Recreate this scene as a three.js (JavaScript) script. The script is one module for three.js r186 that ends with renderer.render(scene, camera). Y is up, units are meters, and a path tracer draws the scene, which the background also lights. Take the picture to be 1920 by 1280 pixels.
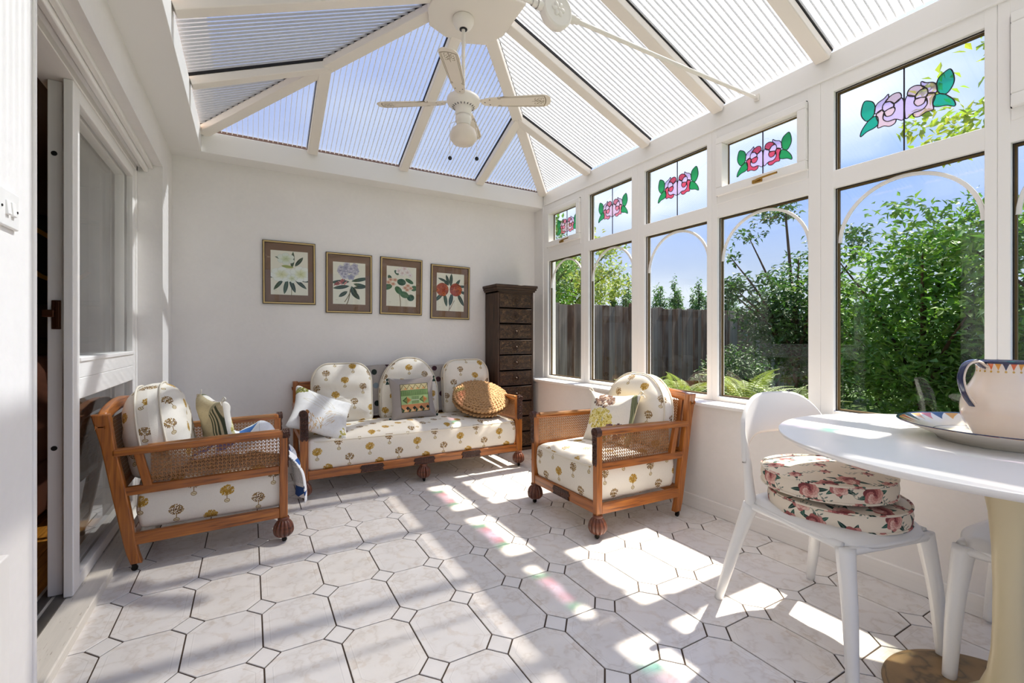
import * as THREE from 'three';
import { RoundedBoxGeometry } from 'three/addons/geometries/RoundedBoxGeometry.js';
import { mergeGeometries, mergeVertices } from 'three/addons/utils/BufferGeometryUtils.js';

// ---------------------------------------------------------------- camera, sky, sun, exposure
const scene = new THREE.Scene();
const camera = new THREE.PerspectiveCamera(2 * Math.atan(640 / 860.85) * 180 / Math.PI, 1.5, 0.05, 200);
camera.position.set(0, 1.12, 0);
camera.rotation.set(0, -29.742 * Math.PI / 180, 0);
camera.setViewOffset(1920, 1280, 0, 7.3, 1920, 1280);      // a small lens shift keeps the verticals upright
const renderer = new THREE.WebGLRenderer();
renderer.toneMapping = THREE.LinearToneMapping;
renderer.toneMappingExposure = 4.6;
renderer.shadowMap.enabled = true;

const sun = new THREE.DirectionalLight(0xfff6ea, 3.3);
sun.position.set(2.6 + 15.5, 22.5, -1.5);
sun.target.position.set(2.6, 0, -1.5);
sun.castShadow = true; sun.shadow.radius = 2.0; sun.shadow.mapSize.set(4096, 4096);
Object.assign(sun.shadow.camera, { left: -10, right: 10, top: 10, bottom: -10, near: 1, far: 60 });
scene.add(sun, sun.target);

// ---------------------------------------------------------------- noise and small helpers
let seedState = 7;
const reseed = (s) => { seedState = s >>> 0; };
function rnd() { seedState = (seedState + 0x6d2b79f5) | 0; let t = Math.imul(seedState ^ (seedState >>> 15), 1 | seedState); t = (t + Math.imul(t ^ (t >>> 7), 61 | t)) ^ t; return ((t ^ (t >>> 14)) >>> 0) / 4294967296; }
const rr = (a, b) => a + (b - a) * rnd();
const hash = (x, y, s) => { let h = Math.imul(x | 0, 374761393) ^ Math.imul(y | 0, 668265263) ^ Math.imul(s | 0, 2147483647 ^ 974711); h = Math.imul(h ^ (h >>> 13), 1274126177); return ((h ^ (h >>> 16)) >>> 0) / 4294967296; };
const mod = (a, n) => ((a % n) + n) % n;
function vn(x, y, px, py, s) {                       // value noise that repeats every px, py cells
  const ix = Math.floor(x), iy = Math.floor(y), fx = x - ix, fy = y - iy, u = fx * fx * (3 - 2 * fx), v = fy * fy * (3 - 2 * fy);
  const a = hash(mod(ix, px), mod(iy, py), s), b = hash(mod(ix + 1, px), mod(iy, py), s), c = hash(mod(ix, px), mod(iy + 1, py), s), d = hash(mod(ix + 1, px), mod(iy + 1, py), s);
  return a + (b - a) * u + (c - a) * v + (a - b - c + d) * u * v;
}
function fbm(u, v, fx, fy, oct, s) { let r = 0, a = 0.5, n = 0; for (let i = 0; i < oct; i++) { r += a * vn(u * fx, v * fy, fx, fy, s + i * 17); n += a; a *= 0.5; fx *= 2; fy *= 2; } return r / n; }
const clamp = (x, a = 0, b = 1) => Math.min(b, Math.max(a, x)), lerp = (a, b, t) => a + (b - a) * t, sstep = (a, b, x) => { const t = clamp((x - a) / (b - a)); return t * t * (3 - 2 * t); };

// sky: air and a few thin clouds, the same all the way round
{
  const W = 1024, H = 512, d = new Float32Array(W * H * 4);
  const hor = [0.148, 0.168, 0.190], mid = [0.048, 0.108, 0.29], zen = [0.024, 0.068, 0.235];
  for (let j = 0; j < H; j++) {
    const el = ((j + 0.5) / H - 0.5) * Math.PI, y = Math.sin(el), t = clamp(y);
    for (let i = 0; i < W; i++) {
      const az = (i + 0.5) / W;
      let c;
      if (y <= 0) c = [0.30, 0.31, 0.28];
      else {
        c = hor.map((h, k) => t < 0.45 ? lerp(h, mid[k], sstep(0, 0.45, t)) : lerp(mid[k], zen[k], sstep(0.45, 1, t)));
        const cl = fbm(az, (j + 0.5) / H, 7, 9, 6, 91), m = sstep(0.60, 0.84, cl) * sstep(0.0, 0.12, y) * 0.75;
        c = c.map((x, k) => lerp(x, [0.31, 0.315, 0.325][k], m));
      }
      const o = (j * W + i) * 4; d[o] = c[0]; d[o + 1] = c[1]; d[o + 2] = c[2]; d[o + 3] = 1;
    }
  }
  const t = new THREE.DataTexture(d, W, H, THREE.RGBAFormat, THREE.FloatType);
  t.mapping = THREE.EquirectangularReflectionMapping; t.magFilter = THREE.LinearFilter; t.needsUpdate = true;
  scene.background = t; scene.backgroundIntensity = 1.0;
}

function tex(w, h, f, o = {}) {                      // texture computed per pixel; f(u, v) gives sRGB 0..1 or one value
  const d = new Uint8Array(w * h * 4);
  for (let j = 0; j < h; j++) for (let i = 0; i < w; i++) {
    const c = f((i + 0.5) / w, (j + 0.5) / h), k = (j * w + i) * 4;
    if (typeof c === 'number') d[k] = d[k + 1] = d[k + 2] = clamp(c) * 255; else { d[k] = clamp(c[0]) * 255; d[k + 1] = clamp(c[1]) * 255; d[k + 2] = clamp(c[2]) * 255; }
    d[k + 3] = 255;
  }
  const t = new THREE.DataTexture(d, w, h); t.wrapS = t.wrapT = THREE.RepeatWrapping; t.magFilter = THREE.LinearFilter;
  if (o.srgb) t.colorSpace = THREE.SRGBColorSpace;
  if (o.rep) t.repeat.set(o.rep[0], o.rep[1]);
  t.needsUpdate = true; return t;
}
function canvasTex(w, h, draw, o = {}) {
  const c = document.createElement('canvas'); c.width = w; c.height = h; const g = c.getContext('2d'); draw(g, w, h);
  const t = new THREE.CanvasTexture(c); t.colorSpace = THREE.SRGBColorSpace; t.magFilter = THREE.LinearFilter;
  t.wrapS = t.wrapT = o.clamp ? THREE.ClampToEdgeWrapping : THREE.RepeatWrapping; if (o.rep) t.repeat.set(o.rep[0], o.rep[1]); return t;
}
const M = (o) => new THREE.MeshStandardMaterial(o), MP = (o) => new THREE.MeshPhysicalMaterial(o);

// geometry
const flat = (g) => { let n = g.index ? g.toNonIndexed() : g; if (!n.attributes.uv) n.setAttribute('uv', new THREE.Float32BufferAttribute(new Float32Array(n.attributes.position.count * 2), 2)); for (const k of Object.keys(n.attributes)) if (!['position', 'normal', 'uv'].includes(k)) n.deleteAttribute(k); n.morphAttributes = {}; return n; };
const merge = (...l) => { l = l.flat().map(flat); return l.length > 1 ? mergeGeometries(l) : l[0]; };
function uvBox(g, off = [0, 0]) {                    // uv in metres by the way each face points
  g = flat(g); const p = g.attributes.position, n = g.attributes.normal, uv = g.attributes.uv;
  for (let i = 0; i < p.count; i += 3) {
    let nx = 0, ny = 0, nz = 0; for (let k = 0; k < 3; k++) { nx += Math.abs(n.getX(i + k)); ny += Math.abs(n.getY(i + k)); nz += Math.abs(n.getZ(i + k)); }
    for (let k = 0; k < 3; k++) { const x = p.getX(i + k), y = p.getY(i + k), z = p.getZ(i + k); const [a, b] = nx >= ny && nx >= nz ? [z, y] : ny >= nz ? [x, z] : [x, y]; uv.setXY(i + k, a + off[0], b + off[1]); }
  }
  return g;
}
function uvGrain(g, axis) {                          // u runs along the given axis (0, 1, 2), in metres
  g = flat(g); const p = g.attributes.position, n = g.attributes.normal, uv = g.attributes.uv, o = hash(Math.round(g.attributes.position.getX(0) * 1000), Math.round(g.attributes.position.getZ(0) * 1000), 3);
  for (let i = 0; i < p.count; i++) { const P = [p.getX(i), p.getY(i), p.getZ(i)], N = [n.getX(i), n.getY(i), n.getZ(i)].map(Math.abs); let best = -1, b = -1; for (let k = 0; k < 3; k++) if (k !== axis && N[k] > best) { best = N[k]; b = k; } const c = 3 - axis - b; uv.setXY(i, P[axis] + o * 7, P[c] + o * 3); }
  return g;
}
function box(w, h, d, x = 0, y = 0, z = 0, r = 0) { const g = r > 0 ? new RoundedBoxGeometry(w, h, d, 2, Math.min(r, w / 2.05, h / 2.05, d / 2.05)) : new THREE.BoxGeometry(w, h, d); g.translate(x, y, z); return flat(g); }
const bb = (x0, x1, y0, y1, z0, z1, r = 0) => box(Math.abs(x1 - x0), Math.abs(y1 - y0), Math.abs(z1 - z0), (x0 + x1) / 2, (y0 + y1) / 2, (z0 + z1) / 2, r);
const wbox = (x0, x1, y0, y1, z0, z1, r = 0.004) => { const l = [Math.abs(x1 - x0), Math.abs(y1 - y0), Math.abs(z1 - z0)]; return uvGrain(bb(x0, x1, y0, y1, z0, z1, r), l.indexOf(Math.max(...l))); };
const V = (x, y, z) => new THREE.Vector3(x, y, z);
function bar(a, b, w, h, up = V(0, 1, 0), r = 0, drop = 0) {   // a beam from a to b, w wide, h high along up; drop moves it along up
  const d = b.clone().sub(a), L = d.length(); d.normalize(); const s = d.clone().cross(up).normalize(), u = s.clone().cross(d).normalize();
  let g = r > 0 ? new RoundedBoxGeometry(L, h, w, 1, r) : new THREE.BoxGeometry(L, h, w); g = uvGrain(g, 0);
  const m = new THREE.Matrix4().makeBasis(d, u, s); m.setPosition(a.clone().add(b).multiplyScalar(0.5).addScaledVector(u, drop)); g.applyMatrix4(m); return g;
}
function tube(pts, r, seg = 24, rad = 8, closed = false) { const c = new THREE.CatmullRomCurve3(pts, closed, 'centripetal'); const g = flat(new THREE.TubeGeometry(c, seg, r, rad, closed)), L = c.getLength(), uv = g.attributes.uv; for (let i = 0; i < uv.count; i++) uv.setXY(i, uv.getX(i) * L, uv.getY(i) * 6.28 * r); return g; }
function taper(pts, radii, seg = 24, rad = 12) {     // a tube whose radius changes, ends closed
  const c = new THREE.CatmullRomCurve3(pts, false, 'centripetal'), fr = c.computeFrenetFrames(seg, false), P = [], I = [], U = []; const L = c.getLength();
  for (let i = 0; i <= seg; i++) { const t = i / seg, p = c.getPointAt(t), k = t * (radii.length - 1), j = Math.min(radii.length - 2, Math.floor(k)), r = lerp(radii[j], radii[j + 1], k - j); for (let a = 0; a <= rad; a++) { const th = a / rad * 2 * Math.PI, q = p.clone().addScaledVector(fr.normals[i], Math.cos(th) * r).addScaledVector(fr.binormals[i], Math.sin(th) * r); P.push(q.x, q.y, q.z); U.push(t * L, a / rad * 6.28 * r); } }
  const n = rad + 1; for (let i = 0; i < seg; i++) for (let a = 0; a < rad; a++) { const q = i * n + a; I.push(q, q + 1, q + n, q + 1, q + n + 1, q + n); }
  for (const [e, f] of [[0, 1], [seg, 0]]) { const p = c.getPointAt(e ? 1 : 0), o = P.length / 3; P.push(p.x, p.y, p.z); U.push(0, 0); for (let a = 0; a < rad; a++) f ? I.push(o, e * n + a + 1, e * n + a) : I.push(o, e * n + a, e * n + a + 1); }
  const g = new THREE.BufferGeometry(); g.setAttribute('position', new THREE.Float32BufferAttribute(P, 3)); g.setAttribute('uv', new THREE.Float32BufferAttribute(U, 2)); g.setIndex(I); g.computeVertexNormals(); return flat(g);
}
const lathe = (prof0, seg = 48) => { let a = 0; prof0.forEach(([r, y], i) => { const [r2, y2] = prof0[(i + 1) % prof0.length]; a += r * y2 - r2 * y; }); const prof = a < 0 ? prof0.slice().reverse() : prof0; return flat(new THREE.LatheGeometry(prof.map(([r, y]) => new THREE.Vector2(r, y)), seg)); };
function shapeOf(pts) { const s = new THREE.Shape(); pts.forEach(([x, y], i) => i ? s.lineTo(x, y) : s.moveTo(x, y)); s.closePath(); return s; }
function extr(pts, depth, bevel = 0.004, bseg = 2) { const g = new THREE.ExtrudeGeometry(pts.isShape ? pts : shapeOf(pts), { depth: depth - 2 * bevel, bevelEnabled: bevel > 0, bevelSize: bevel, bevelThickness: bevel, bevelOffset: -bevel, bevelSegments: bseg, curveSegments: 16, steps: 1 }); g.translate(0, 0, -(depth - 2 * bevel) / 2); return flat(g); }
function smooth(pts, n = 6, closed = true) { return new THREE.CatmullRomCurve3(pts.map(([x, y]) => V(x, y, 0)), closed, 'centripetal').getPoints(pts.length * n).slice(0, closed ? -1 : undefined).map((p) => [p.x, p.y]); }
function grid(nu, nv, f, thick = 0) {                // surface from f(u, v) -> [x, y, z, s, t]; thick > 0 gives it a back side
  const P = [], U = [], I = [], n = nu + 1;
  for (let j = 0; j <= nv; j++) for (let i = 0; i <= nu; i++) { const q = f(i / nu, j / nv); P.push(q[0], q[1], q[2]); U.push(q[3] ?? i / nu, q[4] ?? j / nv); }
  for (let j = 0; j < nv; j++) for (let i = 0; i < nu; i++) { const a = j * n + i; I.push(a, a + 1, a + n, a + 1, a + n + 1, a + n); }
  let g = new THREE.BufferGeometry(); g.setAttribute('position', new THREE.Float32BufferAttribute(P, 3)); g.setAttribute('uv', new THREE.Float32BufferAttribute(U, 2)); g.setIndex(I); g.computeVertexNormals();
  if (thick > 0) {
    const N = g.attributes.normal, c = P.length / 3, P2 = P.slice(), U2 = U.slice(), I2 = I.slice();
    for (let k = 0; k < c; k++) { P2.push(P[3 * k] - N.getX(k) * thick, P[3 * k + 1] - N.getY(k) * thick, P[3 * k + 2] - N.getZ(k) * thick); U2.push(U[2 * k], U[2 * k + 1]); }
    for (let k = 0; k < I.length; k += 3) I2.push(I[k] + c, I[k + 2] + c, I[k + 1] + c);
    const ring = []; for (let i = 0; i < nu; i++) ring.push(i); for (let j = 0; j < nv; j++) ring.push(j * n + nu); for (let i = nu; i > 0; i--) ring.push(nv * n + i); for (let j = nv; j > 0; j--) ring.push(j * n);
    ring.forEach((a, k) => { const b = ring[(k + 1) % ring.length]; I2.push(a, a + c, b, b, a + c, b + c); });
    g = new THREE.BufferGeometry(); g.setAttribute('position', new THREE.Float32BufferAttribute(P2, 3)); g.setAttribute('uv', new THREE.Float32BufferAttribute(U2, 2)); g.setIndex(I2); g.computeVertexNormals();
  }
  return flat(g);
}
function puff(outline, T, pow, o = {}) {             // a stuffed cushion over an outline in x, y; z is its thickness
  const n = outline.length, R = o.rings ?? 14, cx = o.cx ?? 0, cy = o.cy ?? outline.reduce((s, p) => s + p[1], 0) / n, P = [], U = [], I = [], W = o.wrinkle ?? 0, ws = o.ws ?? 3;
  for (const side of [1, -1]) {
    const base = P.length / 3, arc = new Float32Array(n), prev = [];
    for (let k = 0; k <= R; k++) { const r = Math.sin(k / R * Math.PI / 2); for (let i = 0; i < n; i++) { const x = cx + (outline[i][0] - cx) * r, y = cy + (outline[i][1] - cy) * r; let z = side * T / 2 * Math.pow(Math.max(0, 1 - Math.pow(r, pow)), 0.5); if (W && r < 0.995) z += side * W * (fbm(x * 1.3 + 9 + ws, y * 5 + 3 * side, 3, 3, 3, 5 + ws) - 0.5) * (1 - r ** 6); P.push(x, y, z); const q = prev[i]; if (q) arc[i] += Math.hypot(x - q[0], y - q[1], z - q[2]); prev[i] = [x, y, z]; const l = Math.hypot(outline[i][0] - cx, outline[i][1] - cy) || 1; U.push((cx + (outline[i][0] - cx) / l * arc[i]) * side + (side < 0 ? 0.13 : 0), cy + (outline[i][1] - cy) / l * arc[i]); } }
    for (let k = 0; k < R; k++) for (let i = 0; i < n; i++) { const j = (i + 1) % n, a = base + k * n + i, b = base + k * n + j, c = base + (k + 1) * n + i, d = base + (k + 1) * n + j; if (side > 0) I.push(a, c, b, b, c, d); else I.push(a, b, c, b, d, c); }
  }
  const g = new THREE.BufferGeometry(); g.setAttribute('position', new THREE.Float32BufferAttribute(P, 3)); g.setAttribute('uv', new THREE.Float32BufferAttribute(U, 2)); g.setIndex(I); g.computeVertexNormals(); return flat(g);
}
function softBox(w, h, d, r, o = {}) {               // box cushion: rounded edges, a crowned top, bulging sides; centred
  const g = new THREE.BoxGeometry(w, h, d, o.nx ?? 28, 10, o.nz ?? 20), p = g.attributes.position, q = V(0, 0, 0), c = V(0, 0, 0);
  for (let i = 0; i < p.count; i++) {
    q.fromBufferAttribute(p, i); c.set(clamp(q.x, -w / 2 + r, w / 2 - r), clamp(q.y, -h / 2 + r, h / 2 - r), clamp(q.z, -d / 2 + r, d / 2 - r)); q.sub(c); if (q.length() > 1e-6) q.setLength(r); q.add(c);
    const ex = 1 - (2 * q.x / w) ** 4, ez = 1 - (2 * q.z / d) ** 4, ey = 1 - (2 * q.y / h) ** 2;
    if (q.y > 0) q.y += (o.crown ?? 0.02) * Math.max(0, ex) * Math.max(0, ez) * clamp(2 * q.y / h);
    q.x += Math.sign(q.x) * (o.bulge ?? 0.01) * ey * sstep(0.7, 1, Math.abs(2 * q.x / w)); q.z += Math.sign(q.z) * (o.bulge ?? 0.01) * ey * sstep(0.7, 1, Math.abs(2 * q.z / d));
    const k = (o.wrinkle ?? 0.004) * (fbm(q.x * 2 + 20, q.z * 3 + q.y * 4 + 30, 5, 5, 3, o.seed ?? 3) - 0.5); q.x += k; q.z += k; q.y += k * 0.7;
    p.setXYZ(i, q.x, q.y, q.z);
  }
  let m = g.clone(); m.deleteAttribute('uv'); m.deleteAttribute('normal'); m = mergeVertices(m, 1e-5); m.computeVertexNormals(); return flat(m);
}

// naming: things, parts, setting
const used = new Map();
const numbered = (n) => { const k = used.get(n) ?? 0; used.set(n, k + 1); return k ? n + '_' + String(k).padStart(3, '0') : n; };
function part(parent, name, geo, mat, label) { const m = new THREE.Mesh(geo, mat); m.name = name; m.castShadow = m.receiveShadow = true; if (label) m.userData.label = label; parent.add(m); return m; }
function thing(name, label, category, o = {}) { const g = new THREE.Group(); g.name = numbered(name); g.userData = { label, category }; if (o.group) g.userData.group = o.group; if (o.pos) g.position.set(...o.pos); if (o.rot) g.rotation.set(...o.rot); scene.add(g); return g; }
function one(name, label, category, geo, mat, o = {}) { const m = new THREE.Mesh(geo, mat); m.name = numbered(name); m.castShadow = m.receiveShadow = true; m.userData = { label, category }; if (o.group) m.userData.group = o.group; if (o.kind) m.userData.kind = o.kind; if (o.pos) m.position.set(...o.pos); if (o.rot) m.rotation.set(...o.rot); scene.add(m); return m; }
function struct(name, label, category) { const g = new THREE.Group(); g.name = name; g.userData = { kind: 'structure', label, category }; scene.add(g); return g; }
function structMesh(name, label, category, geo, mat) { const m = new THREE.Mesh(geo, mat); m.name = name; m.castShadow = m.receiveShadow = true; m.userData = { kind: 'structure', label, category }; scene.add(m); return m; }

// ---------------------------------------------------------------- materials
const plasterBump = tex(512, 512, (u, v) => 0.5 + 0.5 * (fbm(u, v, 48, 48, 4, 11) - 0.5) + 0.35 * (fbm(u, v, 6, 6, 3, 12) - 0.5), { rep: [1, 1] });
const plasterCol = tex(512, 512, (u, v) => { const a = fbm(u, v, 5, 5, 5, 21), b = fbm(u, v, 60, 60, 2, 22), k = 0.985 + 0.03 * (a - 0.5) + 0.012 * (b - 0.5); return [0.955 * k, 0.938 * k, 0.92 * k]; }, { srgb: true });
const mPlaster = M({ map: plasterCol, roughness: 0.9, bumpMap: plasterBump, bumpScale: 0.0012 });
const mPVC = M({ color: 0xf4f1ec, roughness: 0.42 });
const mPaint = M({ map: tex(256, 256, (u, v) => { const a = fbm(u, v, 7, 7, 5, 31), k = 1 + 0.03 * (a - 0.5); return [0.955 * k, 0.938 * k, 0.915 * k]; }, { srgb: true }), roughness: 0.5 });
const mWorn = M({ map: tex(512, 512, (u, v) => { const a = fbm(u, v, 9, 9, 5, 33), b = fbm(u, v, 40, 12, 3, 34), chip = 0.5 * sstep(0.78, 0.83, fbm(u, v, 30, 30, 3, 35)); const k = 1 + 0.05 * (a - 0.5) + 0.03 * (b - 0.5); return [lerp(0.90 * k, 0.55, chip), lerp(0.87 * k, 0.47, chip), lerp(0.82 * k, 0.38, chip)]; }, { srgb: true, rep: [2, 2] }), roughness: 0.6 });
const mGasket = M({ color: 0x16120f, roughness: 0.7 });
const mBead = M({ color: 0x6e5a37, roughness: 0.45, metalness: 0.35 });
const mGlass = MP({ color: 0xfafcfb, roughness: 0.0, transmission: 1, thickness: 0, ior: 1.5 });
const mGrout = M({ color: 0x4a3b30, roughness: 0.95 });
function woodTex(s, base, dark, light) { return tex(512, 256, (u, v) => { const w = fbm(u, v, 2, 6, 3, s), g = fbm(u, v + 0.02 * w, 4, 46, 4, s + 1), f = fbm(u, v, 10, 120, 2, s + 2), r = 0.5 + 0.5 * Math.sin((v * 9 + w * 3.2) * 6.283); let k = clamp(0.45 * g + 0.3 * r * w * 1.6 + 0.3 * f); return base.map((b, i) => lerp(lerp(dark[i], b, sstep(0.1, 0.5, k)), light[i], sstep(0.5, 0.95, k))); }, { srgb: true, rep: [1.6, 3.2] }); }
const tWood = woodTex(41, [0.65, 0.37, 0.115], [0.38, 0.19, 0.05], [0.77, 0.48, 0.18]);
const mWood = MP({ map: tWood, roughness: 0.38, clearcoat: 0.35, clearcoatRoughness: 0.3, bumpMap: tWood, bumpScale: 0.0004 });
const tWoodD = woodTex(51, [0.27, 0.14, 0.075], [0.13, 0.065, 0.035], [0.40, 0.22, 0.12]);
const mCarved = M({ map: tWoodD, roughness: 0.5, bumpMap: tex(256, 256, (u, v) => { const a = Math.abs(Math.sin((u * 6 + 0.9 * fbm(u, v, 5, 5, 2, 61)) * 6.283)), b = Math.abs(Math.sin((v * 6 + 0.9 * fbm(u, v, 5, 5, 2, 62)) * 6.283)); return 0.5 * a + 0.5 * b; }, { rep: [7, 7] }), bumpScale: 0.004 });
const mFoot = MP({ map: woodTex(53, [0.40, 0.20, 0.10], [0.24, 0.11, 0.05], [0.52, 0.29, 0.15]), roughness: 0.42, clearcoat: 0.3, clearcoatRoughness: 0.3 });
const tChest = woodTex(71, [0.27, 0.19, 0.135], [0.13, 0.09, 0.062], [0.40, 0.30, 0.22]);
const mChest = M({ map: tChest, roughness: 0.62, bumpMap: tChest, bumpScale: 0.001 });
const mChestCarve = M({ map: tex(512, 256, (u, v) => { const a = fbm(u, v, 18, 9, 4, 75), b = fbm(u, v, 50, 26, 3, 76), k = clamp(0.55 * a + 0.55 * b); return [lerp(0.15, 0.62, k * k), lerp(0.10, 0.47, k * k), lerp(0.065, 0.30, k * k)]; }, { srgb: true, rep: [2.4, 4.8] }), roughness: 0.55, bumpMap: tex(256, 256, (u, v) => fbm(u, v, 26, 26, 3, 77), { rep: [5, 5] }), bumpScale: 0.006 });
const mCane = M({ map: woodTex(81, [0.66, 0.46, 0.27], [0.44, 0.27, 0.14], [0.80, 0.62, 0.42]), roughness: 0.6 });
const mIron = M({ color: 0x2a2622, roughness: 0.45, metalness: 0.8 });
const mBrass = M({ color: 0xa88442, roughness: 0.32, metalness: 0.9 });
const mPlastic = MP({ color: 0xf0eeea, roughness: 0.36, clearcoat: 0.25, clearcoatRoughness: 0.35 });
const mFan = M({ color: 0xf2ece2, roughness: 0.4 });
const mBlack = M({ color: 0x0d0d0f, roughness: 0.4 });

// cream cloth with little ball trees in pots, woven in gold and brown
function treeMotif(g, x, y, s, brown) {
  const k = (a) => a * s; g.save(); g.translate(x, y); reseed(Math.round(x * 3 + y * 7));
  const cols = brown ? ['#7a5423', '#8d6a30', '#5c3d18', '#a98746'] : ['#b98f35', '#c9a24a', '#a67c28', '#d3b061'];
  for (let i = 0; i < 150; i++) { const a = rr(0, 6.283), r = Math.sqrt(rnd()) * k(27), px = Math.cos(a) * r * 1.08, py = Math.sin(a) * r * 0.9 - k(28); g.fillStyle = cols[Math.floor(rnd() * 4)]; g.beginPath(); g.ellipse(px, py, k(brown ? 2.6 : 3.6), k(brown ? 2.0 : 3.0), a, 0, 6.283); g.fill(); }
  if (!brown) { g.strokeStyle = '#a67c28'; g.lineWidth = k(2); for (let i = -4; i <= 4; i++) { g.beginPath(); g.moveTo(0, k(-6)); g.quadraticCurveTo(i * k(4), k(-30), i * k(7.5), k(-52 + Math.abs(i) * 4)); g.stroke(); } }
  g.fillStyle = '#8d6a30'; g.fillRect(-k(1.6), -k(8), k(3.2), k(24));
  g.strokeStyle = '#8f7038'; g.lineWidth = k(2.6); g.fillStyle = '#e3d6b4'; g.beginPath(); g.ellipse(0, k(23), k(11), k(9), 0, 0, 6.283); g.fill(); g.stroke(); g.beginPath(); g.moveTo(-k(7), k(20)); g.lineTo(k(7), k(26)); g.stroke();
  g.restore();
}
const tTree = canvasTex(720, 1200, (g, w, h) => {
  g.fillStyle = '#efe7d8'; g.fillRect(0, 0, w, h); reseed(5);
  for (let i = 0; i < 9000; i++) { g.fillStyle = rnd() < 0.5 ? 'rgba(255,252,244,0.25)' : 'rgba(190,176,150,0.16)'; g.fillRect(rnd() * w, rnd() * h, rr(3, 14), 1); }
  for (let i = 0; i < 10; i++) { const x = mod(60 + i * 0.144 / 0.36 * w, w), y = mod(70 + i * h / 10, h); for (const dx of [-w, 0, w]) for (const dy of [-h, 0, h]) if (x + dx > -150 && x + dx < w + 150 && y + dy > -150 && y + dy < h + 150) treeMotif(g, x + dx, y + dy, 2.1, i % 2 === 1); }
}, { rep: [1 / 0.36, 1 / 0.6] });
const weave = tex(128, 128, (u, v) => 0.5 + 0.25 * Math.sin(u * 6.283 * 16) * Math.sin(v * 6.283 * 16) + 0.25 * (fbm(u, v, 16, 16, 2, 88) - 0.5), { rep: [12, 12] });
const mTree = M({ map: tTree, roughness: 0.95, bumpMap: weave, bumpScale: 0.0008 });
const mCream = M({ color: 0xe9dfcb, roughness: 0.95, bumpMap: weave, bumpScale: 0.0006 });
const mFanCream = M({ color: 0xf0e8dd, roughness: 0.5 });
const mSheet = MP({ color: 0x9da7b3, roughness: 0.52, transmission: 0.96, thickness: 0, ior: 1.4 });   // clearer sheets at the back and the house side
const mSheetOpal = MP({ color: 0xbcbfc1, roughness: 0.86, transmission: 0.97, thickness: 0, ior: 1.4 });   // opal sheets on the garden side
const mRib = MP({ color: 0xdededc, roughness: 0.9, transmission: 0.7, thickness: 0 });

// ---------------------------------------------------------------- the room shell
const XR = 2.68, XL = -0.5, ZB = -4.2, ZF = 1.45, Y0 = 2.628, SL = 0.42, RX = 1.1875, EXL = -0.305, EZB = -4.03;
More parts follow.
